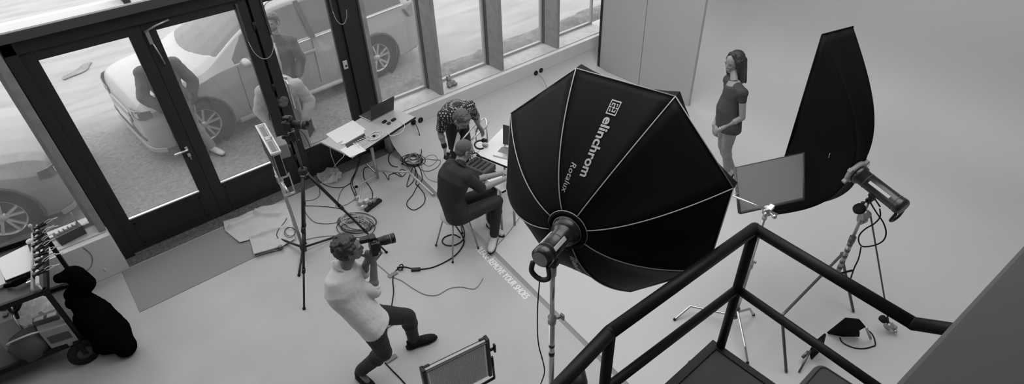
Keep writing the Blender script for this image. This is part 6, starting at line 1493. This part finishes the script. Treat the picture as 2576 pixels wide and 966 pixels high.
# clamps in a row on the rail
def clamp(loc, label, first=None):
    root = empty('spring_clamp', loc, label, 'clamp', 'spring clamps on the cart rail')
    p = V(loc)
    mb = MB(); mb.obox(p + V((.03, .012, .02)), V((.045, .01, .01)), V((0, .004, 0)), V((0, 0, .012)), .003); mb.obox(p + V((.03, -.012, .02)), V((.045, -.01, .01)), V((0, .004, 0)), V((0, 0, .012)), .003); mb.build('handles', 'black', root)
    mb = MB(); mb.obox(p + V((-.01, 0, .005)), X * .022, Y * .018, Z * .020, .005); mb.build('jaw', 'black', root)
    
    for sg in (1, -1): mb = MB(); mb.tube(crom([p + V((.06, .010 * sg, .03)), p + V((.09, .022 * sg, .035)), p + V((.125, .012 * sg, .04)), p + V((.15, -.006 * sg, .04)), p + V((.175, .008 * sg, .04))], 4), .0035, 6); mb.build('wire_handle', 'lgrey', root)
    mb = MB(); mb.ell(p + V((.005, 0, .035)), .010); mb.build('spring', 'chrome', root)
    return root
c0 = clamp(crot((CP.x - .005, y1c - .02, TZc + .075)), 'black and steel spring clamp, the farthest from the camera on the cart rail')
kids = list(c0.children); NCL = 9
for k in range(1, NCL):
    r_ = c0.copy(); COL.objects.link(r_); r_.location = crot((CP.x - .005 + random.uniform(-.012, .012), y1c - .02 - k * (.84 / NCL), TZc + .075)); r_.rotation_euler = (random.uniform(-.2, .2), random.uniform(-.25, .25), random.uniform(-.3, .3))
    r_['label'] = 'black and steel spring clamp, the %s from the far end of the cart rail' % ('second', 'third', 'fourth', 'fifth', 'sixth', 'seventh', 'eighth', 'ninth')[k - 1]
    for ch in kids: cc_ = ch.copy(); COL.objects.link(cc_); cc_.parent = r_
# things on the cart
def sub(name, label, cat, boxes):
    root = None
    return root
z_ = TZc - .045
a = onz(40, 680, z_ + .02)
mb = MB(); q = [onz(-10, 655, z_ + .03), onz(70, 616, z_ + .03), onz(92, 676, z_ + .03), onz(15, 706, z_ + .03)]; mb.prism(q, (0, 0, .006)); tag(mb.build('paper_pad', 'paper'), 'crumpled white paper pad lying on the upper deck of the cart', 'paper')
mb = MB(); q = [onz(-30, 690, z_), onz(8, 672, z_), onz(18, 718, z_), onz(-20, 735, z_)]; mb.prism(q, (0, 0, .03)); tag(mb.build('notebook', 'lgrey'), 'light grey notebook at the picture edge on the upper deck of the cart', 'notebook')
mb = MB(); mb.tube(crom([onz(14, 720, z_ + .02), onz(35, 715, z_ + .04), onz(60, 703, z_ + .04), onz(80, 690, z_ + .03)], 5), [.02] * 5 + [.028] * 6 + [.016] * 5, 10); tag(mb.build('black_pouch', 'wool'), 'lumpy black pouch in front of the white paper on the upper deck', 'pouch')
sp = empty('spanner', onz(80, 702, z_ + .03), 'bright steel spanner at the front corner of the upper deck', 'tool')
mb = MB(); a, b = onz(66, 712, z_ + .06), onz(93, 700, z_ + .06); mb.obox((a + b) / 2, (b - a) / 2, (b - a).cross(Z).normalized() * .008, Z * .004, .002); mb.build('shaft', 'alu', sp)
mb = MB(); mb.lathe(b - Z * .004, Z, [(.010, 0), (.020, 0), (.020, .008), (.010, .008), (.010, 0)], 16); mb.build('ring_end', 'alu', sp)
mb = MB(); a = onz(78, 592, z_ + .15); mb.ell(onz(76, 568, z_ + .17), .018); mb.tube([onz(76, 568, z_ + .17), onz(90, 590, z_ + .05)], .008, 8); tag(mb.build('knobbed_pin', 'lgrey'), 'pale pin with round knob sticking up at the far corner of the cart', 'pin')
mb = MB(); mb.ell(onz(76, 607, z_ + .08), .035, .03, .025); mb.cyl(onz(76, 607, z_ + .08), onz(90, 603, z_ + .08), .018, 12); tag(mb.build('lens_cap', 'white', remesh=.005), 'white rounded fitting behind the paper pad on the cart', 'fitting')
zl = .252
def crate(name, label, cat, quad, z0, h, m, lid=None, inset=None):
    q = [onz(x, y, z0) for x, y in quad]; c = sum(q, V()) / 4; root = empty(name, c, label, cat)
    mb = MB(); mb.prism(q, (0, 0, h)); mb.build('body', m, root, bevel=.006); return root, q
# grey box with a label: top face from the photo
bz = zl + .26
tq = [onz(80, 800, bz), onz(140, 776, bz), onz(168, 816, bz), onz(98, 838, bz)]
rb = empty('cardboard_box', V((tq[0].x, tq[0].y, zl)), 'pale grey box with dark label on the lower deck of the cart', 'box')
mb = MB(); mb.prism([V((p.x, p.y, zl)) for p in tq], (0, 0, bz - zl)); mb.build('body', M.setdefault('boxgrey', mat('grey_card', .22, .8)), rb, bevel=.003)
cn = (tq[2] + tq[3]) / 2; nrm = (tq[2] - tq[3]).cross(Z).normalized(); nrm = nrm if nrm.y < 0 else -nrm; dxx = (tq[2] - tq[3]).normalized()
mb = MB(); mb.obox(cn - Z * .12 + nrm * .001, dxx * .085, nrm * .001, Z * .045); mb.build('label', 'dgrey', rb)
ctop = (tq[0] + tq[1] + tq[2] + tq[3]) / 4; mb = MB(); mb.obox(ctop + Z * .03, dxx * .10, nrm.cross(Z).cross(Z) * .03, Z * .022, .004); mb.build('clip_holder', 'dsteel', rb)
mb = MB(); 
for k in range(2): mb.obox(ctop + Z * .055 + dxx * (-.05 + .1 * k), dxx * .035, nrm * .022, Z * .006, .002)
mb.build('tape_roll', 'lgrey', rb)
hz = zl + .30; q = [onz(-40, 770, hz), onz(20, 745, hz), onz(34, 800, hz), onz(-30, 830, hz)]
cs_ = empty('flight_case', V((q[0].x, q[0].y, zl)), 'pale case with metal corners at the picture edge on the lower deck', 'case'); mb = MB(); mb.prism([V((p.x, p.y, zl)) for p in q], (0, 0, hz - zl)); mb.build('body', 'lgrey', cs_, bevel=.004)
mb = MB(); mb.tube([q[1], q[2], V((q[2].x, q[2].y, zl))], .010, 6); mb.tube([q[0], q[1]], .010, 6); mb.build('edge_profile', 'alu', cs_)
for k in range(3): mb = MB(); p = q[0].lerp(q[3], .3 + .3 * k); mb.obox(q[1].lerp(q[2], .2 + .3 * k) + Z * .005 - dxx * .05, dxx * .02, nrm * .02, Z * .008, .003); mb.build('latch', 'dsteel', cs_)
mb = MB(); c = onz(65, 848, zl + .2); mb.sweep([(c - Z * .19, X, Y, .15, .12), (c - Z * .05, X, Y, .16, .12), (c + Z * .02, X, Y, .13, .09), (c + Z * .04, X, Y, .08, .05)], 24); bb = mb.build('shoulder_bag', 'dgrey', disp=.03, dscale=.08); tag(bb, 'dark grey shoulder bag between the pale case and the labelled box', 'bag')
mb = MB(); mb.tube(crom([c + V((-.12, -.03, .02)), c + V((-.1, -.1, .09)), c + V((.05, -.12, .10)), c + V((.14, -.05, .02))], 6), .008, 8); mb.build('strap', 'lgrey', bb)
mb = MB(); c = onz(85, 775, zl + .22); rs = random.Random(2)
for k in range(9): mb.ell(c + V((rs.uniform(-.09, .09), rs.uniform(-.07, .07), rs.uniform(-.12, .08))), rs.uniform(.05, .08))
tag(mb.build('plastic_sack', 'plastic_film', remesh=.012, disp=.05, dscale=.03), 'crumpled translucent plastic sack behind the labelled box', 'bag')
mb = MB(); mb.tube(crom([onz(20, 770, zl + .32), onz(30, 785, zl + .3), onz(45, 778, zl + .34), onz(52, 755, zl + .36), onz(40, 750, zl + .36), onz(38, 775, zl + .3), onz(45, 800, zl + .28)], 6), .014, 8); tag(mb.build('thick_cable', 'rubber'), 'thick black cable curled over the pale case on the lower deck', 'cable')
# black coat and sandbag hanging off the cart end
mb = MB(); 
g = [onz(150, 700, .86), onz(185, 690, .84), onz(212, 712, .72), onz(200, 745, .60)]
for p, r_ in zip(g, (.05, .085, .09, .08)): mb.ell(p, r_, r_, r_ * .9)
mb.cap(g[0], g[1], .045, .08); mb.cap(g[1], g[2], .085, .09); mb.cap(g[2], onz(185, 760, .55), .09, .07)
tag(mb.build('black_hood', 'wool', remesh=.012, smooth_it=3, disp=.02, dscale=.08), 'rounded black padded cap hanging at the front right corner of the cart', 'bag')
mb = MB(); h0, h1, h2, h3 = onz(190, 740, .60), onz(238, 790, .42), onz(285, 842, .22), onz(315, 872, .10)
mb.cap(h0, h1, .085, .15); mb.cap(h1, h2, .15, .155); mb.cap(h2, h3, .15, .10); mb.cap(onz(210, 800, .40), onz(258, 868, .10), .09, .09); mb.cap(onz(260, 872, .09), onz(325, 868, .08), .08, .055); mb.cap(onz(300, 825, .2), onz(322, 858, .1), .07, .05)
tag(mb.build('black_coat', 'wool', remesh=.012, smooth_it=3, disp=.03, dscale=.1), 'long black coat slung from the cart end down to the floor', 'coat')
# ---------------------------------------------------------------- black folded flag, pale tube, cable and case at lower right
fb = [onz(2083, 841, .06), onz(2131, 803, .34), onz(2165, 806, .34), onz(2172, 815, .30), onz(2179, 823, .24), onz(2163, 832, .18), onz(2164, 838, .14), onz(2163, 848, .06), onz(2120, 848, .05)]
bf_ = empty('folded_flag', (fb[0] + fb[1]) / 2, 'black folded cloth flag standing low on the white floor right of the tube stand', 'flag')
mb = MB(); mb.prism(fb, V((.010, .022, 0))); mb.build('cloth', 'fabric', bf_, bevel=.006)
mb = MB(); mb.tube([fb[4], onz(2190, 852, PH + .03)], .012, 8); mb.build('rod', 'steel', bf_)
fb2 = [onz(2079, 842, .30), onz(2070, 878, .10), onz(2042, 906, .05), onz(2038, 888, .12), onz(2055, 862, .30)]
b2 = empty('small_flag', (fb2[1] + fb2[3]) / 2, 'small pointed black cloth flag under the mid rail, left of the folded flag', 'flag'); mb = MB(); mb.prism(fb2, V((.010, .02, 0))); mb.build('cloth', 'fabric', b2, bevel=.004)
mb = MB(); mb.tube([onz(2040, 880, .16), onz(2010, 936, PH + .01)], .009, 8); mb.tube([onz(2034, 884, .14), onz(2018, 900, .10)], .014, 8); mb.build('leg', 'dsteel', b2)
cable([(2113, 849), (2120, 862), (2145, 874), (2172, 877), (2197, 871), (2202, 866), (2198, 848), (2190, 836), (2184, 832)], .006, 'black cable lying in an open loop below the folded black flag')
zk = .50; e0_ = onz(2062, 903, zk); kx = X; ky = -Y
w1, w2 = .95, .9
kk = [e0_, e0_ - X * w1, e0_ - X * w1 - Y * w2, e0_ - Y * w2]; kk = [V((p.x, p.y, PH)) for p in kk]
ec_ = empty('equipment_case', V((kk[0].x - .45, kk[0].y - .4, PH)), 'large dark grey padded case with rounded lid at the bottom edge right of the landing', 'case')
def rrect(x0, y0, x1, y1, r, z, n_=6):
    out = []
    for (cx_, cy_, a0) in ((x1 - r, y1 - r, 0), (x0 + r, y1 - r, 90), (x0 + r, y0 + r, 180), (x1 - r, y0 + r, 270)):
        for q in range(n_ + 1): a = math.radians(a0 + 90 * q / n_); out.append(V((cx_ + r * math.cos(a), cy_ + r * math.sin(a), z)))
    return out
X0, X1, Y1, Y0 = e0_.x - .55, e0_.x, e0_.y, e0_.y - .7
mb = MB(); secs_ = [rrect(X0, Y0, X1, Y1, .07, PH), rrect(X0, Y0, X1, Y1, .07, zk - .06), rrect(X0 + .015, Y0 + .015, X1 - .015, Y1 - .015, .06, zk - .02), rrect(X0 + .05, Y0 + .05, X1 - .05, Y1 - .05, .04, zk)]
nn_ = len(secs_[0]); mb.add([p for s in secs_ for p in s], [(i * nn_ + j, i * nn_ + (j + 1) % nn_, (i + 1) * nn_ + (j + 1) % nn_, (i + 1) * nn_ + j) for i in range(3) for j in range(nn_)] + [list(range(3 * nn_, 4 * nn_))], False); mb.build('shell', M.setdefault('casegrey', mat('dark_grey_padding', .035, .8, bump=.2, bscale=60)), ec_)
mb = MB(); mb.tube(rrect(X0 + .045, Y0 + .045, X1 - .045, Y1 - .045, .05, zk + .001), .006, 6, closed=True); mb.build('lid_piping', 'black', ec_)
